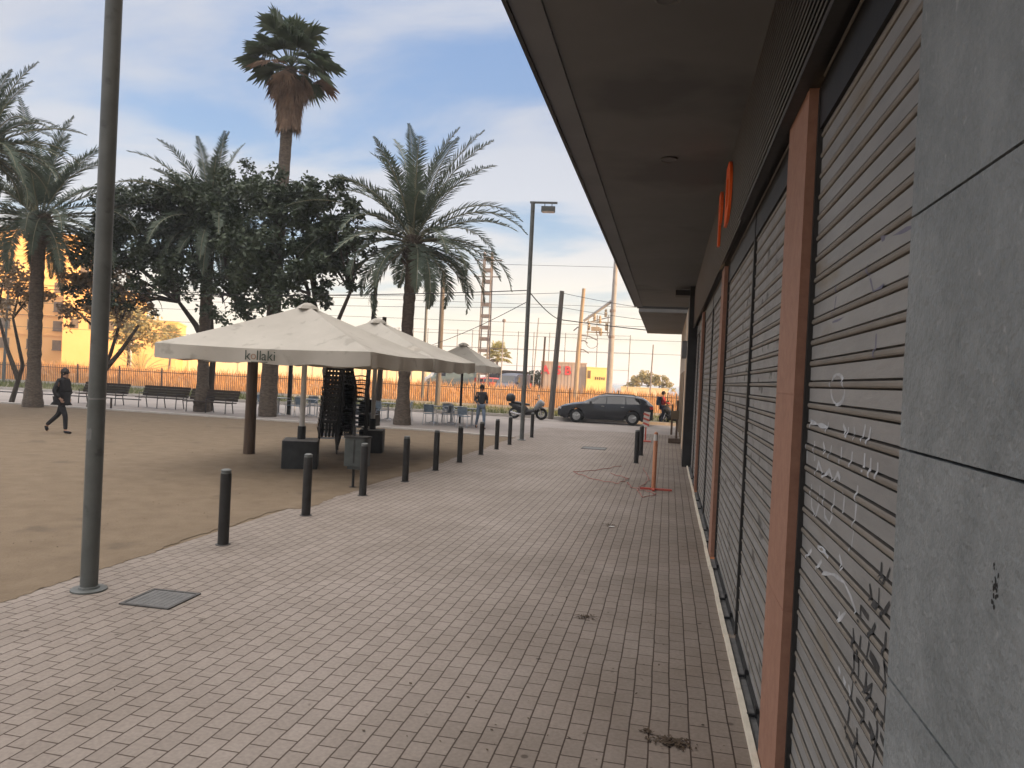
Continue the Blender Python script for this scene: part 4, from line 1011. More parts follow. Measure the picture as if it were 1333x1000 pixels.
def person(loc, rz, lb, J, top_mat, leg_mat, shoe_mat, hair_mat, pack=None, long_hair=False, group=None, bulk=1.):
    """J: joint name -> local position (x = facing, y = left). Faces +x before rz."""
    t = empty('person', loc, lb, 'person', group, rz)
    V = {k: Vector(v) for k, v in J.items()}
    def hand(side):
        w_, e_ = V['wr'+side], V['el'+side]; d = (w_-e_).normalized(); s_ = Vector((1, 0, 0)); s_ = (s_-d*s_.dot(d)).normalized(); n_ = d.cross(s_)
        out = []
        for k, ln in enumerate((.072, .082, .076, .06)):
            b0 = w_+d*.075+s_*(.03-.02*k); out.append([(b0-d*.02, .009), (b0+d*ln*.5, .0085), (b0+d*ln*.9+n_*.018*(1 if side == 'L' else -1), .007)])
        out.append([(w_+d*.02+s_*.02, .011), (w_+d*.05+s_*.05, .01), (w_+d*.085+s_*.055, .008)])
        return d, out
    body = MB()
    nd = [(V['pel'], (.13, .1)), (V['spine'], (.125, .095)), (V['chest'], (.145, .105)), (V['neck'], (.05, .05)), (V['jaw'], (.068, .075)), (V['head'], (.078, .095)), (V['crown'], (.05, .06))]
    ed = [(0, 1), (1, 2), (2, 3), (3, 4), (4, 5), (5, 6)]
    for s_ in 'LR':
        i = len(nd); nd += [(V['sh'+s_], .06), (V['el'+s_], .042), (V['wr'+s_], .028)]; ed += [(2, i), (i, i+1), (i+1, i+2)]
        d, _ = hand(s_); nd += [(V['wr'+s_]+d*.05, (.036, .02)), (V['wr'+s_]+d*.09, (.034, .016))]; ed += [(i+2, i+3), (i+3, i+4)]
        i = len(nd); nd += [(V['hip'+s_], .085), (V['kn'+s_], .055), (V['an'+s_], .038), (V['toe'+s_], (.035, .028))]; ed += [(0, i), (i, i+1), (i+1, i+2), (i+2, i+3)]
    body.add(*skin_mesh(nd, ed))
    for s_ in 'LR':
        for ch in hand(s_)[1]: body.add(*skin_mesh(ch, [(0, 1), (1, 2)], 1))
    hd = V['head']; fx = Vector((1, 0, 0))
    body.add(*skin_mesh([(hd+fx*.085+Vector((0, 0, .0)), .012), (hd+fx*.108+Vector((0, 0, -.025)), .015)], [(0, 1)], 1))
    for q in (-1, 1): body.add(*skin_mesh([(hd+Vector((0, q*.078, .01)), .012), (hd+Vector((-.01, q*.086, -.03)), .012)], [(0, 1)], 1))
    bo = body.build('body', M['skin'], t, smooth=True)
    ey = MB()
    for q in (-1, 1): ey.lathe([(.001, -.012), (.01, -.007), (.013, 0), (.01, .007), (.001, .012)], 8, tuple(hd+Vector((.088, q*.032, .015))))
    ey.lathe([(.001, -.006), (.02, 0), (.001, .006)], 8, tuple(hd+Vector((.088, 0, -.06)))); ey.build('face_features', M['hair'], bo)
    up = Vector((0, 0, 1))
    jk = MB(); nd = [(V['pel']+up*.02, (.165, .135)), (V['spine'], (.155, .125)), (V['chest'], (.175, .135)), (V['neck']-up*.015, (.075, .07))]; ed = [(0, 1), (1, 2), (2, 3)]
    for s_ in 'LR':
        i = len(nd); nd += [(V['sh'+s_], .082), (V['el'+s_], .06), (V['wr'+s_], .044)]; ed += [(2, i), (i, i+1), (i+1, i+2)]
    nd = [(c_, tuple(v*bulk for v in (r_ if isinstance(r_, tuple) else (r_, r_)))) for c_, r_ in nd]
    if bulk > 1:
        nd.append((V['pel']-up*.1, (.15*bulk, .125*bulk))); ed.append((0, len(nd)-1)); nd.append((V['jaw']-up*.03-fx*.02, (.088, .085))); ed.append((3, len(nd)-1))
    jk.add(*skin_mesh(nd, ed)); jk.build('jacket', top_mat, t, smooth=True)
    tr_ = MB(); nd = [(V['pel'], (.15, .12))]; ed = []
    for s_ in 'LR':
        i = len(nd); nd += [(V['hip'+s_], .1), (V['kn'+s_], .069), (V['an'+s_]+up*.02, .052)]; ed += [(0, i), (i, i+1), (i+1, i+2)]
    tr_.add(*skin_mesh(nd, ed)); tr_.build('trousers', leg_mat, t, smooth=True)
    for s_ in 'LR':
        sh_ = MB(); a_, o_ = V['an'+s_], V['toe'+s_]; bk = a_-(o_-a_).normalized()*.05+Vector((0, 0, -.03))
        sh_.add(*skin_mesh([(bk, .045), (a_.lerp(o_, .45)+Vector((0, 0, -.01)), (.05, .045)), (o_, (.042, .034))], [(0, 1), (1, 2)])); sh_.build('shoe', shoe_mat, t, smooth=True)
    hr = MB(); c = hd+Vector((-.022, 0, .028)); rows = []
    for i in range(9):
        th = PI*i/8; rows.append([(c.x+.112*math.sin(th)*math.cos(k*PI/8), c.y+.097*math.sin(th)*math.sin(k*PI/8), c.z+.118*math.cos(th)) for k in range(17)])
    hr.grid(rows)
    if long_hair: hr.add(*skin_mesh([(hd+Vector((-.05, 0, -.02)), (.08, .075)), (hd+Vector((-.075, 0, -.13)), (.065, .06)), (hd+Vector((-.08, 0, -.22)), (.045, .035))], [(0, 1), (1, 2)]))
    hr.build('hair', hair_mat, t, smooth=True)
    if pack:
        pk = MB(); c = V['chest'].lerp(V['spine'], .45); pk.rbox((c.x-.2, c.y, c.z+.0), (.2, .3, .46), .06)
        pk.rbox((c.x-.31, c.y, c.z-.08), (.06, .22, .22), .025); pb = pk.build('backpack', pack, t, auto=40)
        for q in (-1, 1):
            st = MB(); st.tube([(c.x-.12, q*.1, c.z+.2), (c.x+.02, q*.12, c.z+.24), (c.x+.13, q*.12, c.z+.08), (c.x-.08, q*.13, c.z-.18)], .018, 6); st.build('strap', pack, pb)
    return t
walkJ = dict(pel=(0, 0, .93), spine=(.02, 0, 1.13), chest=(.04, 0, 1.33), neck=(.06, 0, 1.49), jaw=(.085, 0, 1.57), head=(.085, 0, 1.63), crown=(.075, 0, 1.7),
             shL=(.04, .17, 1.41), elL=(-.08, .25, 1.15), wrL=(.04, .22, .95), shR=(.05, -.17, 1.41), elR=(-.04, -.25, 1.14), wrR=(.1, -.21, .95),
             hipL=(0, .09, .9), knL=(-.13, .09, .5), anL=(-.46, .08, .17), toeL=(-.42, .08, .03), hipR=(.01, -.09, .9), knR=(.19, -.09, .49), anR=(.21, -.09, .08), toeR=(.38, -.1, .035))
person((-16.03, 17.0, 0), R(8), 'person in black jacket and leggings striding right across the sand', walkJ, M['cloth_black'], M['cloth_black'], M['cloth_black'], M['hair'], None, True, None, 1.22)
standJ = dict(pel=(0, 0, .92), spine=(.01, 0, 1.12), chest=(.02, 0, 1.32), neck=(.02, 0, 1.48), jaw=(.05, 0, 1.56), head=(.05, 0, 1.62), crown=(.04, 0, 1.69),
              shL=(.01, .17, 1.4), elL=(-.04, .23, 1.14), wrL=(.12, .2, 1.0), shR=(.01, -.17, 1.4), elR=(-.03, -.24, 1.14), wrR=(.16, -.18, 1.02),
              hipL=(0, .09, .9), knL=(.16, .1, .5), anL=(.2, .1, .08), toeL=(.36, .1, .035), hipR=(0, -.09, .9), knR=(-.08, -.1, .49), anR=(-.3, -.1, .11), toeR=(-.18, -.1, .035))
person((-7.2, 28.3, 0), R(-62), 'woman in dark top and pale blue jeans walking beside the farthest parasol', standJ, M['cloth_grey'], M['jeans'], M['cloth_black'], M['hair'], None, True)
redJ = dict(standJ); redJ.update(wrL=(.34, .16, 1.1), wrR=(.36, -.14, 1.12), knR=(.04, -.1, .49), anR=(-.04, -.1, .08), toeR=(.13, -.1, .035), elL=(.1, .22, 1.16), elR=(.1, -.23, 1.16))
person((-.25, 39.6, 0), R(10), 'man in red jacket and dark trousers standing behind the parked car by a scooter', redJ, M['cloth_red'], M['cloth_navy'], M['cloth_black'], M['hair'], M['cloth_navy'])

# ------------------------------------------------------------------ vehicles
def lerp_tab(tab, x):
    for (a, va), (b, vb) in zip(tab[:-1], tab[1:]):
        if x <= b: return va+(vb-va)*max(0, min(1, (x-a)/(b-a)))
    return tab[-1][1]
def car(loc, rz, paint, lb, cat, kind='estate', group=None, name='parked_car'):
    t = empty(name, loc, lb, cat, group, rz)
    if kind == 'estate':
        L0, L1 = -2.37, 2.36; W = .9; wx = (-1.42, 1.36); wr = .33
        belt = [(-2.37, .6), (-2.3, .7), (-2.1, .78), (-1.6, .9), (-1.05, .97), (-.5, .97), (2.0, 1.03), (2.36, .98)]
        top = [(-2.37, .64), (-2.3, .74), (-2.1, .83), (-1.6, .95), (-1.1, 1.03), (-.75, 1.21), (-.35, 1.38), (.1, 1.45), (.7, 1.47), (1.4, 1.44), (1.8, 1.37), (2.1, 1.2), (2.28, 1.02), (2.36, .98)]
        gx = (-1.02, 2.1); rw = .64
    else:
        L0, L1 = -2.5, 2.5; W = .97; wx = (-1.6, 1.5); wr = .34
        belt = [(-2.5, .7), (-2.35, .95), (-1.9, 1.15), (-1.4, 1.25), (2.5, 1.3)]
        top = [(-2.5, .75), (-2.4, .98), (-1.9, 1.22), (-1.6, 1.5), (-1.2, 1.95), (-.8, 2.1), (0, 2.16), (2.2, 2.14), (2.46, 2.05), (2.5, 1.35)]
        gx = (-1.6, 2.48); rw = .8
    def ring(x):
        e_ = max(0, (abs(x-(L0+L1)/2)/((L1-L0)/2))); hw = W*(1-.2*max(0, e_-.72)**1.6/(.28**1.6))
        zb = .2+.12*max(0, e_-.86)/.14
        for c in wx:
            dx = abs(x-c)
            if dx < wr+.06: zb = max(zb, wr-.01+math.sqrt(max(0, (wr+.06)**2-dx*dx)))
        zt = lerp_tab(top, x); zl = min(lerp_tab(belt, x), zt-.02); f_ = max(0, min(1, (zt-zl)/.35)); r_ = hw*.86*(1-f_)+rw*f_
        z1 = max(zb+.03, .34); z2 = max(z1+.04, min(.66, zl-.08))
        return [(x, hw*.9, zb), (x, hw*.985, z1), (x, hw, z2), (x, hw*.965, zl), (x, r_, zt-.045*(1-.3*(1-f_))), (x, r_*.82, zt), (x, r_*.4, zt+.02), (x, 0, zt+.025)]
    xs = []; k = 96
    for i in range(k+1): xs.append(L0+(L1-L0)*i/k)
    p = MB(); rows = []
    for x in xs:
        h_ = ring(x); rows.append([(a, -b, c) for a, b, c in h_]+[(a, b, c) for a, b, c in h_[-2::-1]])
    p.grid(rows); p.add(rows[0], [tuple(range(len(rows[0])))]); p.add(rows[-1], [tuple(range(len(rows[-1])))])
    body = p.build('body', paint, t, auto=32)
    p = MB(); p.box(((L0+L1)/2, 0, .42), (L1-L0-.3, 1.3, .36)); p.build('underbody', M['tyre'], t)
    def side_glass(x0, x1, lo, hi, cut0, cut1):
        for sg in (-1, 1):
            g_ = MB(); rr = []
            for i in range(15):
                row = []
                for j in range(4):
                    q = j/3; x = x0+(x1-x0)*i/14; x += (cut0*(1-i/14)+cut1*i/14)*q
                    h_ = ring(x); a, b = Vector(h_[3]), Vector(h_[4]); v_ = a.lerp(b, lo+(hi-lo)*q); row.append((v_.x, sg*(v_.y+.006), v_.z))
                rr.append(row)
            g_.grid(rr); g_.build('side_window', M['car_glass'], t, smooth=True)
    if kind == 'estate':
        side_glass(-.72, .02, .06, .88, .42, -.0); side_glass(.08, .98, .06, .88, 0, -.02); side_glass(1.04, 1.78, .06, .86, -.02, -.16)
    else:
        side_glass(-1.3, -.5, .05, .75, .3, 0)
    def top_glass(x0, x1, nm, off=.006):
        g_ = MB(); rr = []
        for i in range(9):
            x = x0+(x1-x0)*i/8; h_ = ring(x); pts = h_[4:]
            rr.append([(a, -b*.97, c+off) for a, b, c in pts]+[(a, b*.97, c+off) for a, b, c in pts[-2::-1]])
        g_.grid(rr); g_.build(nm, M['car_glass'], t, smooth=True)
    if kind == 'estate': top_glass(-1.04, -.4, 'windscreen'); top_glass(1.86, 2.22, 'rear_window')
    else: top_glass(-1.85, -1.25, 'windscreen')
    for c in wx:
        for sg in (-1, 1):
            wo = MB(); y = sg*(W-.11)
            wo.lathe([(wr*.62, -.1), (wr*.9, -.105), (wr, -.07), (wr, .07), (wr*.9, .105), (wr*.62, .1), (wr*.62, -.1)], 28, (c, y, wr), 'y'); ty = wo.build('wheel', M['tyre'], t, auto=40)
            ri = MB(); ri.lathe([(wr*.64, sg*.08), (wr*.6, sg*.095), (wr*.56, sg*.08), (wr*.5, sg*.05)], 28, (c, y, wr), 'y')
            for a in range(5):
                an = a*2*PI/5+.3; d = Vector((math.cos(an), 0, math.sin(an))); ri.tube([Vector((c, y+sg*.085, wr))+d*.02, Vector((c, y+sg*.085, wr))+d*wr*.6], [.035, .028], 6)
            ri.lathe([(.001, sg*.1), (.05, sg*.095), (.055, sg*.06)], 12, (c, y, wr), 'y'); ri.build('rim', M['rim'], ty, auto=40)
    for sg in (-1, 1):
        p = MB(); h_ = ring(L0+.12); p.box((L0+.16, sg*.62, h_[3][2]-.04), (.24, .3, .11), Matrix.Rotation(R(-24*sg), 3, 'Z')); p.build('headlight', M['headlight'], t)
        p = MB(); p.box((L1-.11, sg*(W-.16), .9 if kind == 'estate' else 1.1), (.2, .1, .14 if kind == 'estate' else .4), Matrix.Rotation(R(18*sg), 3, 'Z')); p.build('taillight', M['taillight'], t)
        p = MB(); p.box((-.72 if kind == 'estate' else -1.45, sg*(W+.09), 1.02 if kind == 'estate' else 1.3), (.1, .2, .14)); p.build('wing_mirror', paint, t)
        if kind == 'estate':
            for x in (-.02, .95):
                p = MB(); p.box((x-.1, sg*(W+.008), .88), (.16, .03, .025)); p.build('door_handle', M['chrome'], t)
            p = MB()
            for x in (-1.0, .05, 1.0): p.box((x, sg*(W-.009), .62), (.012, .03, .5))
            p.build('door_seam', M['tyre'], t)
            p = MB(); p.tube([(-.2, sg*.6, 1.46), (-.05, sg*.59, 1.5), (1.35, sg*.58, 1.49), (1.5, sg*.58, 1.43)], .016, 6); p.build('roof_rail', M['charcoal'], t)
    p = MB(); p.box((L0+.03, 0, .48), (.08, .9, .16)); p.build('grille', M['tyre'], t)
    return t
car((-3.05, 37.75, 0), R(2), M['car_paint'], 'dark blue-black estate car parked along the kerb across the end of the street', 'car')

def scooter(loc, rz, lb, fair, box=True):
    t = empty('scooter', loc, lb, 'motor scooter', 'scooters parked by the kerb', rz)
    for c, r_ in ((-.68, .29), (.72, .3)):
        w_ = MB(); w_.lathe([(r_*.6, -.05), (r_*.9, -.06), (r_, -.02), (r_, .02), (r_*.9, .06), (r_*.6, .05), (r_*.6, -.05)], 22, (c, 0, r_), 'y'); ty = w_.build('wheel', M['tyre'], t, auto=40)
        q = MB(); q.lathe([(r_*.62, -.03), (r_*.62, .03), (r_*.52, .03), (r_*.52, -.03), (r_*.62, -.03)], 20, (c, 0, r_), 'y'); q.lathe([(.001, -.05), (.06, -.05), (.06, .05), (.001, .05)], 10, (c, 0, r_), 'y')
        for a in range(5): q.tube([(c, 0, r_), (c+math.cos(a*1.257)*r_*.55, 0, r_+math.sin(a*1.257)*r_*.55)], .018, 5)
        q.build('rim', M['rim'], ty)
    def loft(secs, nm, m):
        b = MB(); rows = []
        for (x, z, wy, hz) in secs: rows.append([(x, wy*math.cos(a*PI/6), z+hz*math.sin(a*PI/6)) for a in range(13)])
        b.grid(rows); b.add(rows[0], [tuple(range(12))]); b.add(rows[-1], [tuple(range(12))]); return b.build(nm, m, t, smooth=True)
    loft([(-.98, .74, .04, .05), (-.8, .7, .14, .13), (-.45, .58, .2, .2), (-.1, .5, .2, .18), (.05, .42, .17, .12)], 'rear_body', M['black_plastic'])
    loft([(-.15, .4, .19, .14), (.15, .38, .2, .13), (.45, .46, .2, .2)], 'footboard', M['charcoal'])
    loft([(-.55, .3, .1, .1), (-.3, .32, .15, .15), (0, .32, .14, .12), (.3, .3, .1, .08)], 'engine', M['black_plastic'])
    loft([(.36, .5, .19, .2), (.5, .72, .24, .24), (.66, .84, .2, .2), (.84, .82, .09, .1)], 'front_fairing', fair)
    loft([(-.85, .83, .11, .05), (-.5, .82, .16, .07), (-.15, .76, .15, .07), (.1, .74, .1, .05)], 'seat', M['black_plastic'])
    p = MB(); p.tube([(.72, .1, .3), (.62, .1, .62)], .028, 8); p.tube([(.72, -.1, .3), (.62, -.1, .62)], .028, 8); p.build('fork', M['chrome'], t)
    p = MB(); p.tube([(.4, .34, 1.04), (.48, .2, 1.03), (.5, 0, 1.0), (.48, -.2, 1.03), (.4, -.34, 1.04)], .018, 8); hb = p.build('handlebar', M['black_plastic'], t)
    for s_ in (-1, 1):
        p = MB(); p.tube([(.47, s_*.25, 1.03), (.52, s_*.33, 1.2)], .01, 6); p.rbox((.52, s_*.35, 1.22), (.03, .13, .08), .012); p.build('mirror', M['black_plastic'], hb)
    p = MB(); p.grid([[(.62-.1*i/3, -.16+.32*j/4, .98+.3*i/3) for j in range(5)] for i in range(4)]); p.build('windshield', M['car_glass'], t, smooth=True)
    p = MB(); p.box((.82, 0, .84), (.06, .16, .1)); p.build('headlight', M['headlight'], t)
    loft([(.46, .5, .03, .02), (.6, .62, .09, .035), (.78, .63, .09, .03), (.98, .52, .05, .015)], 'mudguard', fair)
    if box:
        b = MB(); b.lathe([(.001, .86), (.16, .86), (.23, .93), (.245, 1.05), (.21, 1.18), (.12, 1.26), (.001, 1.28)], 18, (-.9, 0, 0)); b.build('top_box', M['black_plastic'], t, smooth=True)
    p = MB(); p.tube([(-.1, -.14, .25), (-.5, -.18, .26), (-.85, -.2, .34)], [.03, .055, .06], 10); p.build('exhaust', M['chrome'], t)
    p = MB(); p.tube([(-.2, .1, .2), (-.3, .22, .01)], .012, 6); p.build('side_stand', M['chrome'], t)
    return t
scooter((-6.95, 36.95, 0), R(3), 'silver and black scooter with round top box parked left of the estate car', M['fairing'])
scooter((.55, 39.3, 0), R(160), 'dark scooter standing beside the man in the red jacket', M['charcoal'], False)

# things across the railway
car((-17.6, 70, .5), R(3), M['car_red'], 'red car parked beyond the railway bank, seen between the white pole and chairs', 'car')
car((-22.3, 73, .6), R(2), M['car_white'], 'pale blue-grey van parked behind the red car beyond the railway', 'van', 'van', name='parked_van')
car((-16.2, 72.5, .6), R(3), M['cloth_black'], 'black van seen under the middle parasol beyond the railway', 'van', 'van', name='parked_van')
car((-13.9, 66, .3), R(80), M['car_navy'], 'navy blue van parked end-on just right of the farthest parasol', 'van', 'van', name='parked_van')
car((-20.2, 68, .6), R(2), M['car_teal'], 'teal van beyond the railway, seen under the middle and farthest parasols', 'van', 'van', name='parked_van')
def hedge(x0, x1, y, z0, z1, lb, seed, mat='leaf_dark'):
    g = random.Random(seed); mb = MB()
    for _ in range(2200):
        b0 = Vector((g.uniform(x0, x1), y+g.gauss(0, .4), z0+(z1-z0)*g.random()**.7*(1+.12*math.sin(g.uniform(x0, x1)*2)))); a = Vector((g.gauss(0, 1), g.gauss(0, 1), g.gauss(0, 1))).normalized(); b_ = a.cross(Vector((g.gauss(0, 1), g.gauss(0, 1), g.gauss(0, 1)))).normalized()
        mb.quad(b0, b0+a*.14+b_*.09, b0+a*.28, b0+a*.14-b_*.09)
    return tag(mb.build('hedge', M[mat], fix=False), lb, 'hedge')
hedge(-15., -11.4, 79, .2, 2.6, 'dark clipped hedge beyond the railway left of the club wall', 91)

# club building with letters, yellow kiosk
t = empty('club_building', (-10.5, 74.6, 0), 'low pinkish club building with big faded red letters beyond the railway', 'building', rz=R(8))
p = MB(); p.box((0, 2.5, 1.9), (4.6, 5, 3.8)); p.box((0, 2.5, 3.85), (4.7, 5.1, .12)); p.build('wall', M['asb'], t)
p = MB()
for i in range(14): p.box((-2.2+i*.34, -.02, 1.9), (.03, .03, 3.7))
p.build('wall_ribs', M['asb'], t)
for ch, x in (('A', -1.85), ('S', -.55), ('B', .42)): text_mesh(ch, 1.2, .02, M['red_letter'], t, frame4((x, -.06, 3.0), (1, 0, 0), (0, 0, 1)), 'letter', .04)
t = empty('kiosk', (-7.15, 74.9, 0), 'bright sunlit yellow kiosk with a dark window beside the club building', 'kiosk', rz=R(18))
p = MB(); p.box((0, 1.2, 1.72), (2.05, 2.4, 3.44)); p.box((0, 1.2, 3.48), (2.15, 2.5, .08)); p.build('wall', M['cube_yellow'], t)
p = MB(); p.box((-.78, -.01, 2.75), (.32, .04, .8)); p.build('window', M['window_dark'], t)
p = MB()
for i, hgt in enumerate((.3, .26, .32, .25, .3)): p.box((-.1+i*.22, -.01, 2.4), (.14, .03, hgt))
p.build('faded_marks', M['dark_mark'], t)
t = empty('sea_wall', (-2.6, 84, 0), 'low sunlit cream wall below the far olive tree', 'wall')
p = MB(); p.box((0, 0, .75), (5.2, .5, 1.7)); p.box((0, 0, 1.63), (5.3, .6, .08)); p.build('wall_body', M['pale_ochre'], t)
t = empty('site_fence', (2.2, 52, 0), 'orange plastic site netting on posts behind the man in the red jacket', 'fence')
for x in (-1.6, -.2, 1.2): 
    p = MB(); p.tube([(x, 0, 0), (x, 0, 1.5)], .04, 8); p.build('post', M['wood_pole'], t)
p = MB()
for z in range(6): p.box((-.2, 0, .35+z*.18), (2.9, .012, .07))
for k in range(16): p.box((-1.6+k*.19, .008, .8), (.04, .012, 1.05))
p.build('netting', M['rail_orange'], t)

# sunlit buildings far left
t = empty('apartment_block', (-96.5, 96, 0), 'tall sunlit ochre apartment block at the far left edge', 'building', rz=R(38))
p = MB(); p.box((0, 7, 10.4), (18, 14, 20.8)); p.box((0, 7, 20.95), (18.6, 14.6, .35))
for z in (5.2, 8.2, 11.2, 14.2, 17.2): p.box((0, -.06, z), (18, .16, .22))
p.build('wall', M['ochre'], t)
for fl in range(5):
    for i in range(5):
        p = MB(); p.box((-6.8+3.4*i, -.02, 3.7+3*fl), (1.2, .08, 1.5)); p.box((-6.8+3.4*i, -.1, 2.9+3*fl), (1.4, .2, .08)); p.build('window', M['window_dark'], t)
t = empty('stepped_building', (-80, 93, 0), 'lower sunlit ochre building stepping down beside the apartment block', 'building', rz=R(30))
p = MB(); p.box((-1.5, 6, 5.9), (9, 12, 11.8)); p.box((-1.5, 6, 11.9), (9.3, 12.3, .25)); p.box((6, 6, 3.9), (6, 12, 7.8)); p.box((6, 6, 7.9), (6.2, 12.3, .25)); p.build('wall', M['ochre'], t)
for i in range(4):
    p = MB(); p.box((-4.5+2.3*i, -.02, 6.8), (1., .08, 1.4)); p.build('window', M['window_dark'], t)
t = empty('long_warehouse', (-66, 108, 0), 'long low pale yellow sunlit warehouse seen under the nearest parasol', 'building', rz=R(14))
p = MB(); p.box((0, 4, 1.9), (62, 8, 3.8)); p.box((0, 4, 3.85), (62.4, 8.4, .15))
for i in range(16): p.box((-30+4*i, -.05, 1.9), (.25, .16, 3.7))
p.build('wall', M['pale_ochre'], t)

# ------------------------------------------------------------------ masts, poles and wires
t = empty('lattice_mast', (-14.3, 56.3, 0), 'rust-grey lattice railway mast rising behind the big palm fronds', 'mast')
for sx_ in (-1, 1):
    for sy_ in (-1, 1):
        p = MB(); p.tube([(sx_*.42, sy_*.3, 0), (sx_*.3, sy_*.22, 11.8)], .055, 5); p.build('leg', M['mast'], t)
for k in range(13):
    z = .5+k*.9; w_ = .42-.12*z/11.8
    for sy_ in (-1, 1):
        p = MB(); p.box((0, sy_*.27, z), (w_*2, .04, .26)); p.build('batten', M['mast'], t)
for z in (9.9, 11.2):
    p = MB(); p.tube([(-1.1, 0, z), (1.1, 0, z)], .05, 6); p.build('crossarm', M['mast'], t)
thin_post('timber_pole', -5.98, 38.45, 6.75, .16, .12, M['wood_pole'], 'dark timber pole leaning right at the kerb left of the estate car', 'pole', (.28, 0))
t = empty('equipment_pole', (-6.4, 52., 0), 'sunlit timber pole with clamps and curved brackets behind the estate car', 'pole')
p = MB(); p.tube([(0, 0, 0), (.05, 0, 4), (.24, 0, 8.6)], [.17, .15, .12], 10); p.build('pole', M['lit_pole'], t)
p = MB()
for (a, b) in (((.2, 0, 5.3), (1.35, .0, 5.0)), ((.2, 0, 4.9), (.7, 0, 4.75)), ((.1, 0, 4.3), (.8, 0, 4.05)), ((.2, 0, 5.9), (-.35, 0, 5.6))): p.tube([a, Vector(a).lerp(Vector(b), .5)+Vector((0, 0, .1)), b], .045, 6)
p.tube([(1.0+.45*math.cos(a*.5), 0, 4.9+.5*math.sin(a*.5)) for a in range(5, 13)], .02, 5); p.build('bracket', M['mast'], t)
t = empty('concrete_pole', (-4.25, 54.4, 0), 'tall grey concrete pole with a slanting switch arm right of the sunlit timber pole', 'pole')
p = MB(); p.tube([(0, 0, 0), (.02, 0, 6), (.06, 0, 11.2)], [.24, .2, .15], 12); p.build('pole', M['concrete_pole'], t)
p = MB(); p.tube([(0, 0, 8.1), (-2.1, 0, 6.5)], [.12, .1], 8); p.tube([(0, 0, 6.9), (-2.0, 0, 6.35)], .04, 6); p.build('slanting_arm', M['concrete_pole'], t)
p = MB()
for x, z in ((-.5, 7.2), (-.9, 6.7), (-1.3, 6.9), (-1.7, 6.2), (-.4, 6.2), (-.8, 5.8)):
    p.lathe([(.05, 0), (.13, .06), (.07, .1), (.14, .17), (.07, .22), (.15, .3), (.08, .36), (.1, .5), (.04, .6)], 9, (x, 0, z-.35))
for z in (5.7, 6.45): p.box((-.95, 0, z), (1.8, .07, .08))
for x in (-.3, -1.1, -1.75): p.box((x, 0, 6.2), (.06, .06, 1.5))
p.box((-1.2, 0, 5.95), (.6, .3, .3)); p.build('switch_gear', M['insulator'], t)
for r_, z in ((.22, 5.3), (.2, 7.2)):
    p = MB(); p.lathe([(r_, z), (r_+.02, z+.03), (r_+.02, z+.2), (r_, z+.23)], 12); p.build('collar', M['mast'], t)
thin_post('thin_pole', -9.42, 55.3, 5.3, .09, .07, M['wood_post'], 'short rust-brown pole in front of the letters on the club wall', 'pole', (.1, 0))
t = empty('camera_pole', (-13.35, 58.5, 0), 'thin pale pole with a small round lamp on top right of the farthest parasol', 'pole')
p = MB(); p.tube([(0, 0, 0), (.05, 0, 6.5)], .05, 8); p.build('pole', M['concrete_pole'], t)
p = MB(); p.lathe([(.001, 6.5), (.13, 6.55), (.16, 6.68), (.1, 6.8), (.001, 6.82)], 10, (.05, 0, 0)); p.build('lamp_head', M['mast'], t)
thin_post('thin_pole', -1.81, 76.3, 6.1, .08, .06, M['mast'], 'thin dark mast rising behind the far olive tree', 'pole', (.12, 0))
thin_post('thin_pole', -53.6, 65.3, 3.8, .14, .12, M['white_pole'], 'short white pole in front of the bushy palm left of the parasols', 'pole')
thin_post('thin_pole', -43.8, 41.5, 6.3, .09, .07, M['pole_grey'], 'slim grey pole by the left edge behind the date palm', 'pole', (.1, 0))
thin_post('thin_pole', -12.1, 66, 7.6, .06, .05, M['concrete_pole'], 'very thin pale mast just left of the far lamp post', 'pole', (.3, 0))
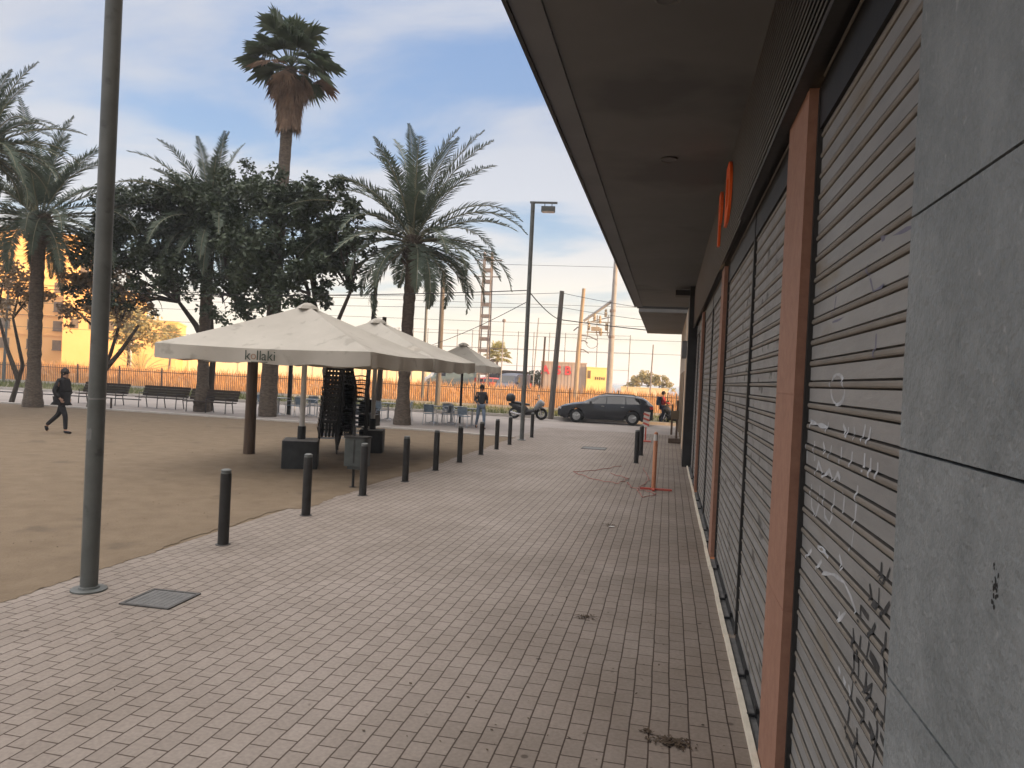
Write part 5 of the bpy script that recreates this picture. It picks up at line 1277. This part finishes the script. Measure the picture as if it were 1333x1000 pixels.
# tall ball-stop net
t = empty('net_fence', (0, 0, 0), 'tall ball-stop net on thin posts beyond the railway', 'fence')
xs = [-34+k*1.75 for k in range(18)]
for x in xs:
    p = MB(); p.tube([(x, 80, 0), (x+.02, 80, 7.2)], .045, 6); p.build('post', M['net'], t)
p = MB()
for z in (7.1, 5.2, 3.4): p.tube([(xs[0], 80, z), (xs[-1], 80, z)], .02, 4)
p.build('net_rope', M['net'], t)
def wire(a, b, sag, r_, lb):
    a, b = Vector(a), Vector(b); p = MB(); K = 24
    p.tube([a.lerp(b, i/K)+Vector((0, 0, -sag*4*(i/K)*(1-i/K))) for i in range(K+1)], r_, 5)
    return tag(p.build('overhead_wire', M['cable']), lb, 'wire', 'overhead wires along the railway')
top = (-5.70, 38.45, 6.65)
wire(top, (-40, 33, 6.1), .5, .012, 'wire from the leaning pole top running left behind the big palm')
wire(top, (9, 40, 5.9), .5, .012, 'wire from the leaning pole top running right toward the canopy end')
wire((-5.74, 38.45, 5.9), (-40, 33.2, 5.6), .35, .011, 'second wire down on the leaning pole, running left')
wire((-5.74, 38.45, 5.9), (9, 40, 5.2), .35, .011, 'second wire down on the leaning pole, running right')
wire((-4.72, 24.38, 5.05), (-30, 26.5, 5.0), .3, .016, 'thick cable from the far lamp post running left behind the trees')
wire((-4.72, 24.38, 5.0), (-5.78, 38.4, 5.25), .12, .02, 'thick cable between the far lamp post and the leaning pole')
wire((-5.78, 38.4, 5.25), (9, 40, 4.6), .2, .025, 'thick bundled cable running right from the leaning pole under the canopy end')
wire((-4.72, 24.38, 4.7), (-11.6, 33.0, 3.2), .15, .012, 'slanting stay wire from the far lamp post down behind the farthest parasol')
for k, (z, lb) in enumerate(((10.9, 'highest railway wire crossing the sky behind the concrete pole'), (8.0, 'railway wire crossing just above the slanting switch arm'), (6.6, 'railway wire crossing at the height of the switch gear'), (5.6, 'railway wire crossing below the switch gear'), (4.6, 'lowest railway wire, just above the club building roof'))):
    wire((-75, 49.+k*.4, z), (14, 57+k*.4, z-.1), .25, .014, lb)

# ------------------------------------------------------------------ air: thin volume added mostly to imitate veiling lens glare
hm = bpy.data.materials.new('glare_haze'); hn, hl = nodes_of(hm)
for q in list(hn):
    if q.type != 'OUTPUT_MATERIAL': hn.remove(q)
pv = hn.new('ShaderNodeVolumePrincipled'); pv.inputs['Color'].default_value = (.9, .93, 1, 1); pv.inputs['Density'].default_value = .001
hl.new(pv.outputs[0], [q for q in hn if q.type == 'OUTPUT_MATERIAL'][0].inputs['Volume'])
p = MB(); p.box((0, 2450, 13), (8400, 6400, 29)); o = p.build('glare_haze', hm); o['kind'] = 'stuff'; o['label'] = 'thin pale veil of air added over the square and the sea, mostly imitating lens glare'
